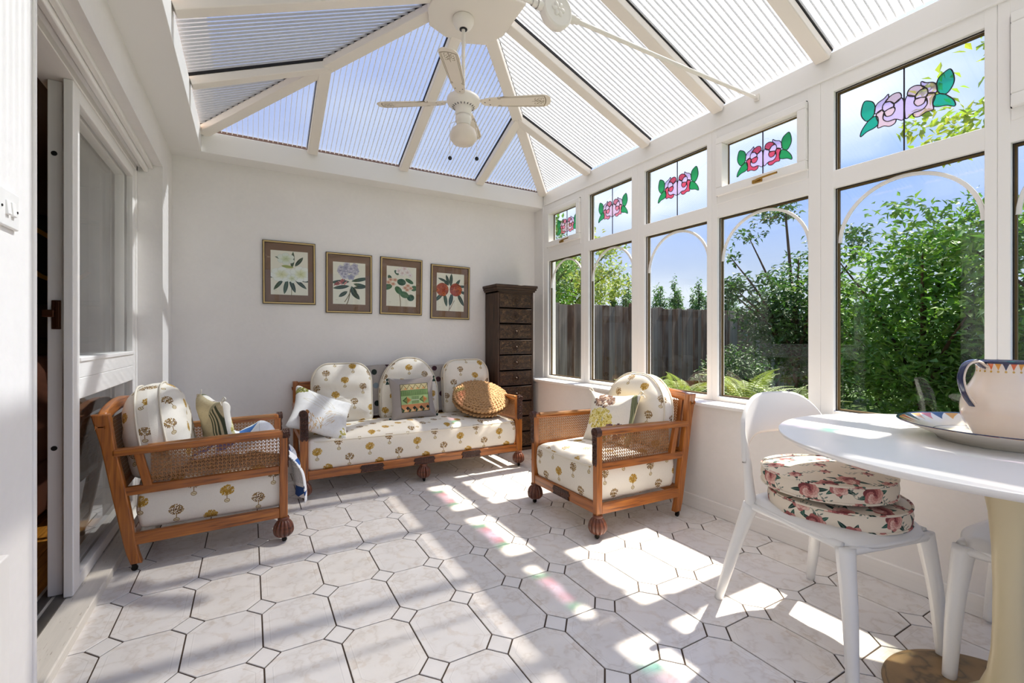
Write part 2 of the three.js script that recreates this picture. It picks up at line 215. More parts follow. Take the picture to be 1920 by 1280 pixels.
// floor: clipped tiles with small diamonds between them
{
  const floor = struct('floor', 'pale marbled tile floor of long octagons and small diamonds', 'floor');
  part(floor, 'grout_bed', bb(-0.74, 2.7, -0.16, -0.0035, ZB - 0.1, ZF + 0.1), mGrout);
  const dx = 0.2507, dz = 0.3487, cx = 0.0535, cz = 0.061, g = 0.0026;
  function slab(poly, in_, h) {                      // chamfered flat piece from a polygon
    const n = poly.length, P = [], U = [], sh = (k) => poly.map(([x, z]) => { const l = Math.hypot(x, z); return [x * (1 - k / l), z * (1 - k / l)]; }), A = sh(in_), B = poly;
    const tri = (...v) => { for (const [x, y, z] of v) { P.push(x, y, z); U.push(x / dx + 0.5, z / dz + 0.5); } };
    for (let i = 0; i < n; i++) { const j = (i + 1) % n; tri([0, 0, 0], [A[j][0], 0, A[j][1]], [A[i][0], 0, A[i][1]]); tri([A[i][0], 0, A[i][1]], [A[j][0], 0, A[j][1]], [B[i][0], -in_, B[i][1]]); tri([A[j][0], 0, A[j][1]], [B[j][0], -in_, B[j][1]], [B[i][0], -in_, B[i][1]]); tri([B[i][0], -in_, B[i][1]], [B[j][0], -in_, B[j][1]], [B[i][0], -h, B[i][1]]); tri([B[j][0], -in_, B[j][1]], [B[j][0], -h, B[j][1]], [B[i][0], -h, B[i][1]]); }
    const q = new THREE.BufferGeometry(); q.setAttribute('position', new THREE.Float32BufferAttribute(P, 3)); q.setAttribute('uv', new THREE.Float32BufferAttribute(U, 2)); q.computeVertexNormals(); return q;
  }
  const hx = dx / 2 - g, hz = dz / 2 - g, kx = cx, kz = cz;
  const oct = slab([[-hx + kx, -hz], [hx - kx, -hz], [hx, -hz + kz], [hx, hz - kz], [hx - kx, hz], [-hx + kx, hz], [-hx, hz - kz], [-hx, -hz + kz]].reverse(), 0.0012, 0.007);
  const dia = slab([[-cx + g * 1.3, 0], [0, -cz + g * 1.3], [cx - g * 1.3, 0], [0, cz - g * 1.3]].reverse(), 0.0012, 0.007);
  const edge = (u, v) => { const x = Math.abs(u - 0.5) * dx, z = Math.abs(v - 0.5) * dz; return Math.min(hx - x, hz - z, ((hx - x) * kz + (hz - z) * kx - kx * kz) / Math.hypot(kx, kz)); };
  const tile = (s, tint) => M({ map: tex(384, 512, (u, v) => {
    const a = fbm(u, v, 3, 4, 5, s), b = fbm(u + 0.12 * a, v, 7, 10, 5, s + 1), vein = Math.pow(1 - Math.abs(2 * fbm(u + 0.25 * b, v + 0.2 * a, 4, 5, 4, s + 2) - 1), 9), spot = sstep(0.60, 0.8, b), e = edge(u, v);
    let k = 0.955 + 0.05 * (a - 0.5); let c = [0.945 * k, 0.925 * k, 0.905 * k];
    c = c.map((x, i) => x - vein * [0.05, 0.06, 0.07][i] - spot * [0.03, 0.045, 0.06][i]);
    const l1 = Math.abs(e - 0.0225) < 0.0009 ? 1 : 0, l2 = Math.abs(e - 0.0265) < 0.0007 ? 1 : 0, rim = e < 0.0225 ? 0.012 : 0;
    return c.map((x, i) => x * tint[i] - 0.055 * l1 + 0.03 * l2 + rim);
  }, { srgb: true }), roughness: 0.27, bumpMap: null });
  const tm = [tile(101, [1, 1, 1]), tile(131, [0.985, 0.985, 0.985]), tile(161, [1.0, 0.995, 0.985]), tile(191, [0.97, 0.97, 0.97])];
  const dm = M({ map: tex(128, 128, (u, v) => { const a = fbm(u, v, 3, 3, 5, 211), k = 0.96 + 0.08 * (a - 0.5); return [0.945 * k, 0.925 * k, 0.905 * k]; }, { srgb: true }), roughness: 0.27 });
  for (let i = -3; i <= 10; i++) for (let j = -9; j <= 8; j++) {
    const x = 0.0426 + (i + 0.5) * dx, z = -1.482 + (j + 0.5) * dz;
    if (z > ZB - 0.15 && z < ZF + 0.12 && x > -0.7 && x < 2.62) { const t = part(floor, 'tile', oct, tm[Math.floor(hash(i, j, 4) * 4)]); t.position.set(x, 0, z); if (hash(i, j, 5) < 0.5) t.rotation.y = Math.PI; }
    const X = 0.0426 + i * dx, Z = -1.482 + j * dz;
    if (Z > ZB - 0.05 && Z < ZF + 0.05 && X > -0.72 && X < 2.6) part(floor, 'small_tile', dia, dm).position.set(X, 0, Z);
  }
}
const uvm = (g) => uvBox(g);
structMesh('wall_back', 'off-white plastered wall behind the sofa', 'wall', uvm(bb(-0.75, 2.9, -0.1, 2.6, ZB - 0.25, ZB)), mPlaster);
structMesh('wall_right', 'low white plastered wall under the window row', 'wall', uvm(merge(bb(2.548, 2.84, -0.1, 0.682, ZB - 0.01, ZF + 0.01), bb(XR, 2.84, 0.68, 2.62, ZB - 0.01, EZB))), mPlaster);
structMesh('wall_left', 'white plastered house wall around the sliding patio door', 'wall', uvm(merge(bb(-0.76, XL, -0.1, 2.64, -1.69, ZF + 0.2), bb(-0.76, XL, -0.1, 2.64, ZB - 0.25, -3.785), bb(-0.76, XL, 2.25, 2.64, -3.785, -1.69))), mPlaster);
structMesh('wall_front', 'white end wall of the conservatory below and beside its glazing', 'wall', uvm(merge(bb(-0.75, 2.84, -0.1, 0.682, ZF, ZF + 0.2), bb(-0.75, -0.32, 0.68, 2.64, ZF, ZF + 0.2), bb(2.66, 2.84, 0.68, 2.64, ZF, ZF + 0.2))), mPlaster);
{ // unseen glazed gable, added to throw more light on the back wall
  const w = struct('window_9', 'added glazed gable end behind the camera to light the back wall', 'window'), zc = ZF + 0.06, yr = (x) => 2.628 + 0.42 * (1.4925 - Math.abs(x - 1.1875)) - 0.02;
  part(w, 'frame', merge(bb(-0.32, 2.66, 0.682, 0.75, ZF + 0.02, ZF + 0.1, 0.004), bb(-0.32, 2.66, 2.42, 2.64, ZF + 0.0, ZF + 0.12, 0.004), ...[-0.32, 0.41, 1.14, 1.87, 2.58].map((x) => bb(x, x + 0.08, 0.70, 2.5, ZF + 0.02, ZF + 0.1, 0.004))), mPVC);
  for (const x of [-0.24, 0.49, 1.22, 1.95]) { const p = new THREE.PlaneGeometry(0.65, 1.68); p.rotateY(Math.PI); p.translate(x + 0.325, 1.585, zc); part(w, 'pane', flat(p), mGlass); }
  const gp = extr([[EXL - 0.1, 2.60], [XR + 0.1, 2.60], [XR, 2.632], [RX, 3.27], [EXL, 2.632]], 0.03, 0); gp.translate(0, 0, ZF + 0.05); part(w, 'gable_panel', gp, mPVC);
}
structMesh('baseboard_right', 'white painted skirting board under the windows', 'baseboard', bb(2.533, 2.55, 0, 0.088, ZB, ZF, 0.004), mPaint);
structMesh('baseboard_back', 'white painted skirting board behind the sofa', 'baseboard', bb(XL, 2.548, 0, 0.09, ZB, ZB + 0.016, 0.003), mPaint);
structMesh('trim_1', 'glossy white window sill board along the low wall', 'sill', bb(2.508, 2.70, 0.680, 0.702, ZB, ZF, 0.006), mPVC);

// ---------------------------------------------------------------- windows with stained glass roses
const ROSE = {
  leafA: [[0.1555, 0.0764], [0.1696, 0.0257], [0.1616, -0.0028], [0.1431, -0.0225], [0.12, -0.0079], [0.1117, 0.0283], [0.12, 0.0571], [0.1369, 0.071]],
  leafB: [[0.1054, -0.0142], [0.1275, -0.0144], [0.1524, -0.0372], [0.1696, -0.0653], [0.172, -0.0868], [0.1462, -0.0729], [0.1149, -0.0654], [0.1009, -0.0543]],
  lavTop: [[0.0602, 0.0688], [0.0765, 0.0562], [0.1022, 0.0446], [0.1136, 0.0212], [0.1111, -0.0009], [0.0842, 0.0075], [0.0823, 0.0231], [0.0732, 0.0361], [0.0602, 0.0513]],
  redTop: [[0.0116, 0.0311], [0.017, 0.0548], [0.0371, 0.0612], [0.0602, 0.0513], [0.0732, 0.0361], [0.0536, 0.0316], [0.0384, 0.0149]],
  lavIn: [[0.0732, 0.0361], [0.0823, 0.0218], [0.0791, -0.0035], [0.0582, 0.0], [0.0397, 0.0013], [0.0384, 0.0149], [0.0536, 0.0316]],
  redIn: [[0.0344, -0.0125], [0.0397, 0.0013], [0.0582, 0.0], [0.0765, -0.0091], [0.068, -0.03], [0.0477, -0.0328]],
  lavLow: [[0.0116, 0.0297], [0.0304, 0.0204], [0.0384, 0.0149], [0.0397, 0.0013], [0.0344, -0.0125], [0.0477, -0.0328], [0.068, -0.03], [0.0765, -0.0091], [0.0804, -0.0375], [0.0635, -0.0557], [0.0318, -0.0581], [0.0062, -0.0727], [0.0015, -0.0434], [0.0012, -0.0098], [0.0035, 0.0155]],
  redLow: [[0.0842, 0.0075], [0.1047, 0.0001], [0.1073, -0.0213], [0.0996, -0.0442], [0.1009, -0.0716], [0.0765, -0.0717], [0.0536, -0.0817], [0.0344, -0.0741], [0.0318, -0.0581], [0.0635, -0.0557], [0.0804, -0.0375], [0.0765, -0.0091]],
};
const sg = (c) => MP({ color: new THREE.Color(c).convertLinearToSRGB(), roughness: 0.28, transmission: 0.92, thickness: 0, ior: 1.5 });
const SG = { pink: { red: sg(0xe0455e), lav: sg(0xe3c4ea), leaf: sg(0x16934a) }, paledPink: { red: sg(0xe8788a), lav: sg(0xe6bfd6), leaf: sg(0x1c9450) }, mauve: { red: sg(0xe9c3c6), lav: sg(0xd8bfe6), leaf: sg(0x12a382) } };  // second set: red glass paled in colour, imitating bright trees behind it
const mLead = M({ color: 0x2b2326, roughness: 0.6, metalness: 0.3 });
const roseGeo = {};
for (const [k, pts] of Object.entries(ROSE)) for (const s of [1, -1]) {
  const poly = smooth(pts.map(([a, b]) => [a * s, b]), 4);
  const g = extr(s < 0 ? poly.slice().reverse() : poly, 0.003, 0.0006, 1), lead = tube(poly.map(([a, b]) => V(a, b, 0)), 0.0024, poly.length * 2, 5, true);
  for (const q of [g, lead]) q.rotateY(-Math.PI / 2);   // x along +z, facing the room
  roseGeo[k + s] = [g, lead];
}
const WIN = [[-3.945, -3.398], [-3.289, -2.744], [-2.605, -2.04], [-1.959, -1.392], [-1.264, -0.691], [-0.613, -0.04], [0.087, 0.66], [0.741, 1.314]];
const EDGE = [EZB, -3.3435, -2.6745, -2.0, -1.328, -0.652, 0.0235, 0.7005, ZF];
const YB = 0.732, YT1 = 1.91, YT0 = 2.003, YH = 2.422, XG = 2.732;
WIN.forEach(([z0, z1], i) => {
  const w = struct('window_' + (i + 1), ['window in the corner beside the chest with pink roses', 'second window from the corner with pink roses', 'middle window with red roses above the fence view', 'window with opening fanlight and red roses', 'window with pale mauve roses behind the jug', 'window at the right edge of the photo', 'window past the right edge nearer the end wall', 'last window beside the end wall'][i], 'window');
  const e0 = EDGE[i], e1 = EDGE[i + 1], zc = (z0 + z1) / 2, sash = i === 0 || i === 3 || i === 5, x0 = XR, x1 = 2.755;
  const fr = [['left_jamb', bb(x0, x1, 0.702, 2.5, e0, z0, 0.004)], ['right_jamb', bb(x0, x1, 0.702, 2.5, z1, e1, 0.004)], ['bottom_rail', bb(x0 + 0.001, x1, 0.702, YB, z0 - 0.004, z1 + 0.004, 0.004)], ['transom', bb(x0 + 0.001, x1, YT1, YT0, z0 - 0.004, z1 + 0.004, 0.004)], ['head_rail', bb(x0 + 0.001, x1, YH, 2.5, z0 - 0.004, z1 + 0.004, 0.004)]];
  for (const [n, g] of fr) part(w, n, g, mPVC);
  // glazing beads: dark rubber and a gold coloured spacer round each pane
  const ring = (a, b, c, d, xa, xb, t) => merge(bb(xa, xb, c + t, d - t, a, a + t), bb(xa, xb, c + t, d - t, b - t, b), bb(xa, xb, c, c + t, a, b), bb(xa, xb, d - t, d, a, b));
  const pane = (a, b, c, d, nm) => { part(w, 'gasket', ring(a, b, c, d, XG - 0.03, XG - 0.024, 0.004), mGasket); part(w, 'spacer_bar', ring(a, b, c, d, XG - 0.012, XG + 0.002, 0.009), mBead); const p = new THREE.PlaneGeometry(b - a, d - c); p.rotateY(-Math.PI / 2); p.translate(XG, (c + d) / 2, (a + b) / 2); return part(w, nm, flat(p), mGlass); };
  pane(z0, z1, YB, YT1, 'lower_pane');
  let a = z0, b = z1, c = YT0, d = YH;
  if (sash) {
    const s0 = z0 + 0.004, s1 = z1 - 0.002, t = 0.046, y0 = 2.047, y1 = 2.425;
    const s = part(w, 'opening_sash', merge(bb(2.655, 2.74, y0, y0 + 0.052, s0, s1, 0.005), bb(2.655, 2.74, y1 - 0.04, y1, s0, s1, 0.005), bb(2.655, 2.74, y0 + 0.052, y1 - 0.04, s0, s0 + t, 0.005), bb(2.655, 2.74, y0 + 0.052, y1 - 0.04, s1 - t, s1, 0.005)), mPVC);
    part(w, 'sash_gap', merge(bb(2.672, 2.681, y0, y1 + 0.003, s0 - 0.003, s0), bb(2.672, 2.681, y1, y1 + 0.003, s0, s1)), mGasket);
    part(w, 'lower_sash_rail', bb(2.678, 2.74, YT0 - 0.005, 2.05, z0, z1, 0.004), mPVC);
    a = s0 + t - 0.006; b = s1 - t + 0.006; c = y0 + 0.046; d = y1 - 0.036;
    const hz = zc + 0.03, h = part(w, 'window_handle', merge(bb(2.640, 2.656, 2.050, 2.072, hz - 0.05, hz + 0.01, 0.004), tube([V(2.642, 2.062, hz - 0.03), V(2.630, 2.064, hz - 0.01), V(2.628, 2.068, hz + 0.05), V(2.630, 2.07, hz + 0.11)], 0.006, 16, 8)), mBrass, 'brass fanlight handle');
  }
  pane(a, b, c, d, 'upper_pane');
  // white arch bar on the lower pane
  const r = (z1 - z0) / 2 - 0.004, arch = []; for (let k = 0; k <= 28; k++) { const t = Math.PI * k / 28; arch.push([Math.cos(t) * r, Math.sin(t) * r]); } for (let k = 28; k >= 0; k--) { const t = Math.PI * k / 28; arch.push([Math.cos(t) * (r - 0.017), Math.sin(t) * (r - 0.017)]); }
  const ag = extr(arch, 0.012, 0.002, 1); ag.rotateY(-Math.PI / 2); ag.translate(XG - 0.009, YT1 - r - 0.006, zc); part(w, 'arch_bar', ag, mPVC);
  // the leaded rose picture
  const set = i === 4 || i === 5 ? SG.mauve : i < 2 ? SG.paledPink : SG.pink, yc = (c + d) / 2 - 0.005 + (sash ? 0.003 : 0.035), sc = sash ? 1 : 1.06;
  part(w, 'lead_line', merge(bb(XG - 0.009, XG - 0.004, c, d, zc - 0.004, zc + 0.001)), mLead);
  for (const k of Object.keys(ROSE)) for (const s of [1, -1]) {
    const [g, lead] = roseGeo[k + s], m = part(w, k.startsWith('leaf') ? 'leaf_glass' : 'petal_glass', g, k.startsWith('leaf') ? set.leaf : k.startsWith('red') ? set.red : set.lav), l = part(m, 'lead_came', lead, mLead);
    m.scale.set(1, sc, sc); m.position.set(XG - 0.007, yc, zc);
  }
});
{ // corner filler between the last frame and the back wall stays plaster; a thin cover strip closes the joint
  structMesh('trim_2', 'white cover strip in the corner beside the windows', 'trim', bb(2.672, 2.70, 0.702, 2.5, EZB - 0.012, EZB + 0.012, 0.003), mPVC);
}

// ---------------------------------------------------------------- roof
{
  const roof = struct('ceiling', 'hipped conservatory roof of ribbed translucent sheets between cream bars', 'roof');
  const beam = (g) => part(roof, 'eaves_beam', g, mPVC);
  beam(bb(-0.62, XR + 0.06, 2.475, 2.632, ZB - 0.06, EZB, 0.004));
  beam(bb(XL - 0.02, EXL, 2.475, 2.632, EZB + 0.001, ZF, 0.004));
  beam(bb(XR, 2.84, 2.5, 2.632, EZB + 0.001, ZF, 0.004));
  part(roof, 'eaves_moulding', merge(bb(XR - 0.008, XR + 0.01, 2.494, 2.506, EZB, ZF, 0.003)), mPVC);
  const P = { right: (x, z) => V(x, Y0 + SL * (XR - x), z), left: (x, z) => V(x, Y0 + SL * (x - EXL), z), back: (x, z) => V(x, Y0 + SL * (z - EZB), z) };
  const N = { right: V(SL, 1, 0).normalize(), left: V(-SL, 1, 0).normalize(), back: V(0, 1, -SL).normalize() };
  const H = (XR - EXL) / 2, ZH = EZB + H, ZJ = EZB + H / 2, hub = V(RX, Y0 + SL * H, ZH);
  const raf = (a, b, n, w = 0.075) => { part(roof, 'rafter', bar(a, b, w, 0.05, n, 0.006, -0.012), mFanCream); for (const s of [-1, 1]) { const d = b.clone().sub(a).normalize(), sv = d.clone().cross(n).normalize().multiplyScalar(s * (w / 2 - 0.004)); part(roof, 'gasket', bar(a.clone().add(sv), b.clone().add(sv), 0.012, 0.02, n, 0, 0.022), mGasket); } };
  const zs = [-2.58, -1.945, -1.31, -0.675, -0.04, 0.595, 1.23];
  for (const z of zs) { raf(P.right(XR, z), P.right(RX, z), N.right); raf(P.left(EXL, z), P.left(RX, z), N.left); }
  raf(P.right(XR, ZJ), P.right(RX + H / 2, ZJ), N.right); raf(P.left(EXL, ZJ), P.left(RX - H / 2, ZJ), N.left);
  for (const x of [RX - H / 2, RX + H / 2]) raf(P.back(x, EZB), P.back(x, ZJ), N.back);
  raf(P.back(RX, EZB), P.back(RX, ZH), N.back);
  raf(V(EXL, Y0, EZB), hub, V(-SL, 1.6, -SL).normalize(), 0.085); raf(V(XR, Y0, EZB), hub, V(SL, 1.6, -SL).normalize(), 0.085);
  part(roof, 'ridge_beam', bb(RX - 0.07, RX + 0.07, hub.y - 0.07, hub.y + 0.06, ZH, ZF, 0.01), mFanCream);
  // plate under the end of the ridge
  const hp = extr([[-0.26, -0.02], [-0.20, -0.16], [-0.07, -0.215], [0.07, -0.215], [0.20, -0.16], [0.26, -0.02], [0.24, 0.30], [-0.24, 0.30]], 0.03, 0.006); hp.rotateX(Math.PI / 2); hp.translate(RX, 3.112, ZH - 0.09); part(roof, 'hub_plate', hp, mFanCream);
  // sheets: a clear skin below, standing ribs, laid between the bars
  const U = V(0, 0.045, 0);
  function sheet(poly, n, run) {                     // run: the direction the ribs follow
    const c = poly.reduce((s, p) => s.add(p), V(0, 0, 0)).multiplyScalar(1 / poly.length), side = run.clone().cross(n).normalize(), a = poly.map((p) => { const d = p.clone().sub(c); return [d.dot(run), d.dot(side)]; });
    const sh = new THREE.ShapeGeometry(shapeOf(a)), m = new THREE.Matrix4().makeBasis(run, side, run.clone().cross(side)); m.setPosition(c.clone().addScaledVector(n, 0.03)); const g = flat(sh); g.applyMatrix4(m);
    const s = part(roof, 'roof_sheet', g, n.x > 0.1 ? mSheetOpal : mSheet), ribs = []; let lo = Infinity, hi = -Infinity; for (const [, y] of a) { lo = Math.min(lo, y); hi = Math.max(hi, y); }
    for (let y = Math.ceil(lo / 0.034) * 0.034; y < hi; y += 0.034) { const xs = []; for (let i = 0; i < a.length; i++) { const p = a[i], q = a[(i + 1) % a.length]; if ((p[1] - y) * (q[1] - y) < 0) xs.push(p[0] + (q[0] - p[0]) * (y - p[1]) / (q[1] - p[1])); } if (xs.length === 2 && Math.abs(xs[1] - xs[0]) > 0.03) { const A = c.clone().addScaledVector(run, xs[0]).addScaledVector(side, y), B = c.clone().addScaledVector(run, xs[1]).addScaledVector(side, y); ribs.push(bar(A, B, 0.0035, 0.012, n, 0, 0.0225)); } }
    if (ribs.length) part(s, 'sheet_ribs', merge(ribs), mRib).userData.kind = 'stuff';
  }
  const dn = { right: V(1, -SL, 0).normalize(), left: V(-1, -SL, 0).normalize(), back: V(0, -SL, -1).normalize() }, zz = [ZH, ...zs.slice(1), ZF];
  for (const k of ['right', 'left']) { const f = P[k], e = k === 'right' ? XR : EXL, o = k === 'right' ? 1 : -1;
    for (let i = 0; i + 1 < zz.length; i++) sheet([f(e, zz[i]), f(e, zz[i + 1]), f(RX, zz[i + 1]), f(RX, zz[i])], N[k], dn[k]);
    sheet([f(e, ZJ), f(e, ZH), f(RX, ZH), f(RX + o * H / 2, ZJ)], N[k], dn[k]); sheet([f(e, EZB), f(e, ZJ), f(RX + o * H / 2, ZJ)], N[k], dn[k]); }
  const b = P.back; sheet([b(EXL, EZB), b(RX - H / 2, EZB), b(RX - H / 2, ZJ)], N.back, dn.back); sheet([b(RX - H / 2, EZB), b(RX, EZB), b(RX, ZH), b(RX - H / 2, ZJ)], N.back, dn.back);
  sheet([b(RX, EZB), b(RX + H / 2, EZB), b(RX + H / 2, ZJ), b(RX, ZH)], N.back, dn.back); sheet([b(RX + H / 2, EZB), b(XR, EZB), b(RX + H / 2, ZJ)], N.back, dn.back);
  part(roof, 'gutter', merge(bb(-0.5, 2.95, 2.60, 2.745, ZB - 0.16, ZB - 0.06, 0.01), bb(2.86, 2.96, 2.60, 2.69, ZB, ZF, 0.01)), M({ color: 0x4b3b30, roughness: 0.7 }), 'brown gutter outside the eaves');
}

// ---------------------------------------------------------------- sliding patio door in the left wall
{
  const d = struct('door_1', 'white timber sliding patio door standing open', 'door');
  const zF = -3.785, zO = -1.69, xf = -0.63;
  part(d, 'door_frame', merge(bb(-0.76, xf, 2.19, 2.25, zF, zO, 0.004), bb(-0.74, xf + 0.018, 2.225, 2.252, zF, zO, 0.004), bb(-0.76, xf, 0.04, 2.25, zF, zF + 0.035, 0.004)), mPaint);
  part(d, 'head_moulding', merge(bb(-0.60, -0.575, 2.2, 2.25, zF, zO, 0.006), bb(-0.575, -0.55, 2.225, 2.25, zF, zO, 0.006)), mPaint);
  part(d, 'threshold', merge(bb(-0.77, -0.557, -0.01, 0.04, ZB + 0.02, -1.2, 0.006)), mWorn);
  part(d, 'track', merge(bb(-0.70, -0.662, 0.04, 0.046, zF, zO), bb(-0.75, -0.715, 0.04, 0.046, zF, zO)), M({ color: 0x7d776e, roughness: 0.5, metalness: 0.6 }), 'dull metal sliding track');
  const leaf = (xa, xb, z0, z1, nm) => {             // one sliding panel: stiles, rails, two panes
    const s = part(d, nm, merge(bb(xa, xb, 0.046, 2.19, z1 - 0.085, z1, 0.004), bb(xa, xb, 0.046, 2.19, z0, z0 + 0.07, 0.004), bb(xa, xb, 2.13, 2.19, z0 + 0.07, z1 - 0.085, 0.004), bb(xa, xb, 0.046, 0.10, z0 + 0.07, z1 - 0.085, 0.004), bb(xa, xb, 0.855, 0.945, z0 + 0.07, z1 - 0.085, 0.004), bb(xa + 0.006, xb, 0.945, 1.03, z0 + 0.07, z1 - 0.085, 0.004), bb(xa, xb + 0.006, 1.015, 1.035, z0 + 0.07, z1 - 0.085, 0.004)), mPaint);
    for (const [c, e] of [[0.10, 0.855], [1.03, 2.13]]) { const p = new THREE.PlaneGeometry(z1 - z0 - 0.155, e - c); p.rotateY(Math.PI / 2); p.translate((xa + xb) / 2, (c + e) / 2, (z0 + 0.07 + z1 - 0.085) / 2); part(s, 'pane', flat(p), mGlass); }
    return s;
  };
  leaf(-0.668, -0.636, zF + 0.03, -2.56, 'front_panel');
  const back = leaf(-0.727, -0.680, zF + 0.03, -2.60, 'rear_panel');
  part(back, 'lock', merge(bb(-0.712, -0.683, 1.155, 1.275, -2.60, -2.592, 0.002), bb(-0.738, -0.70, 1.205, 1.235, -2.600, -2.575, 0.004), bb(-0.70, -0.686, 1.16, 1.27, -2.595, -2.585, 0.003)), M({ color: 0x5a3420, roughness: 0.35, metalness: 0.75 }), 'worn brown metal latch');
  for (const y of [1.885, 0.66]) { const c = new THREE.CylinderGeometry(0.010, 0.010, 0.004, 16); c.rotateX(Math.PI / 2); c.translate(-0.705, y, -2.599); part(back, 'bolt_hole', flat(c), mBlack); }
}
structMesh('trim_3', 'white boxed corner edge of the wall beside the light switch', 'trim', merge(bb(-0.502, -0.494, 0, 2.47, -1.70, -1.685, 0.003), bb(-0.5, -0.482, 0, 0.62, -1.50, -1.3, 0.004)), mPaint);
{
  const s = thing('light_switch', 'white double rocker light switch on the near left wall', 'light switch', { pos: [XL, 1.423, -1.527] });
  part(s, 'plate', bb(0, 0.009, -0.044, 0.044, -0.052, 0.052, 0.004), mPVC);
  for (const z of [-0.014, 0.014]) { const g = bb(0.006, 0.014, -0.017, 0.017, z - 0.009, z + 0.009, 0.002); g.rotateZ(0.09); part(s, 'rocker', g, mPVC); }
  for (const z of [-0.04, 0.04]) { const c = new THREE.CylinderGeometry(0.003, 0.003, 0.002, 10); c.rotateZ(Math.PI / 2); c.translate(0.0095, 0, z); part(s, 'screw', flat(c), mIron); }
}

// ---------------------------------------------------------------- cane suite: sofa and two armchairs
const flutedFoot = (() => {                          // carved melon-shaped foot, 0.035 to 0.135 m high
  const prof = [[0.020, 0.028], [0.036, 0.033], [0.049, 0.048], [0.053, 0.066], [0.049, 0.088], [0.038, 0.108], [0.028, 0.120], [0.030, 0.127], [0.026, 0.136]];
  const c = new THREE.CatmullRomCurve3(prof.map(([r, y]) => V(r, y, 0))), n = 26, g = grid(72, n, (u, v) => { const q = c.getPoint(v), fl = 1 - 0.10 * Math.pow(Math.abs(Math.sin(u * Math.PI * 12)), 0.5) * 0 - 0.24 * Math.pow(1 - Math.abs(Math.sin(u * Math.PI * 12)), 2.2) * sstep(0.02, 0.15, v) * sstep(0.8, 0.6, v), a = -u * 2 * Math.PI; return [Math.cos(a) * q.x * fl, q.y, Math.sin(a) * q.x * fl, u * 0.3, q.y]; });
  return merge(g, (() => { const c = new THREE.CylinderGeometry(0.02, 0.02, 0.002, 16); c.translate(0, 0.028, 0); return c; })());
})();
const casterGeo = (() => { const w = new THREE.CylinderGeometry(0.013, 0.013, 0.012, 18); w.rotateX(Math.PI / 2); w.translate(0.004, 0.013, 0); return merge(w, bb(-0.006, 0.010, 0.012, 0.034, -0.010, -0.007), bb(-0.006, 0.010, 0.012, 0.034, 0.007, 0.010), (() => { const c = new THREE.CylinderGeometry(0.009, 0.011, 0.012, 12); c.translate(0, 0.036, 0); return c; })()); })();
function canePanel(len, hgt) {                       // open six-way cane weave in x, y
  const L = [], p = 0.018, w = 0.0042, t = 0.0016;
  for (let y = p / 2; y < hgt; y += p) L.push(box(len, w, t, len / 2, y, 0));
  for (let x = p / 2; x < len; x += p) L.push(box(w, hgt, t, x, hgt / 2, 0.0012));
  for (const s of [1, -1]) for (let k = -Math.ceil(hgt / p); k < len / p + 1; k++) {
    let x0 = k * p, y0 = 0, x1 = k * p + hgt, y1 = hgt; if (x0 < 0) { y0 = -x0; x0 = 0; } if (x1 > len) { y1 = hgt - (x1 - len); x1 = len; } if (x1 - x0 < 0.01) continue;
    const A = V(x0, s > 0 ? y0 : hgt - y0, s * 0.001), B = V(x1, s > 0 ? y1 : hgt - y1, s * 0.001); L.push(bar(A, B, 0.0008, 0.0032, V(0, 0, 1).cross(B.clone().sub(A).normalize())));
  }
  return merge(L);
}
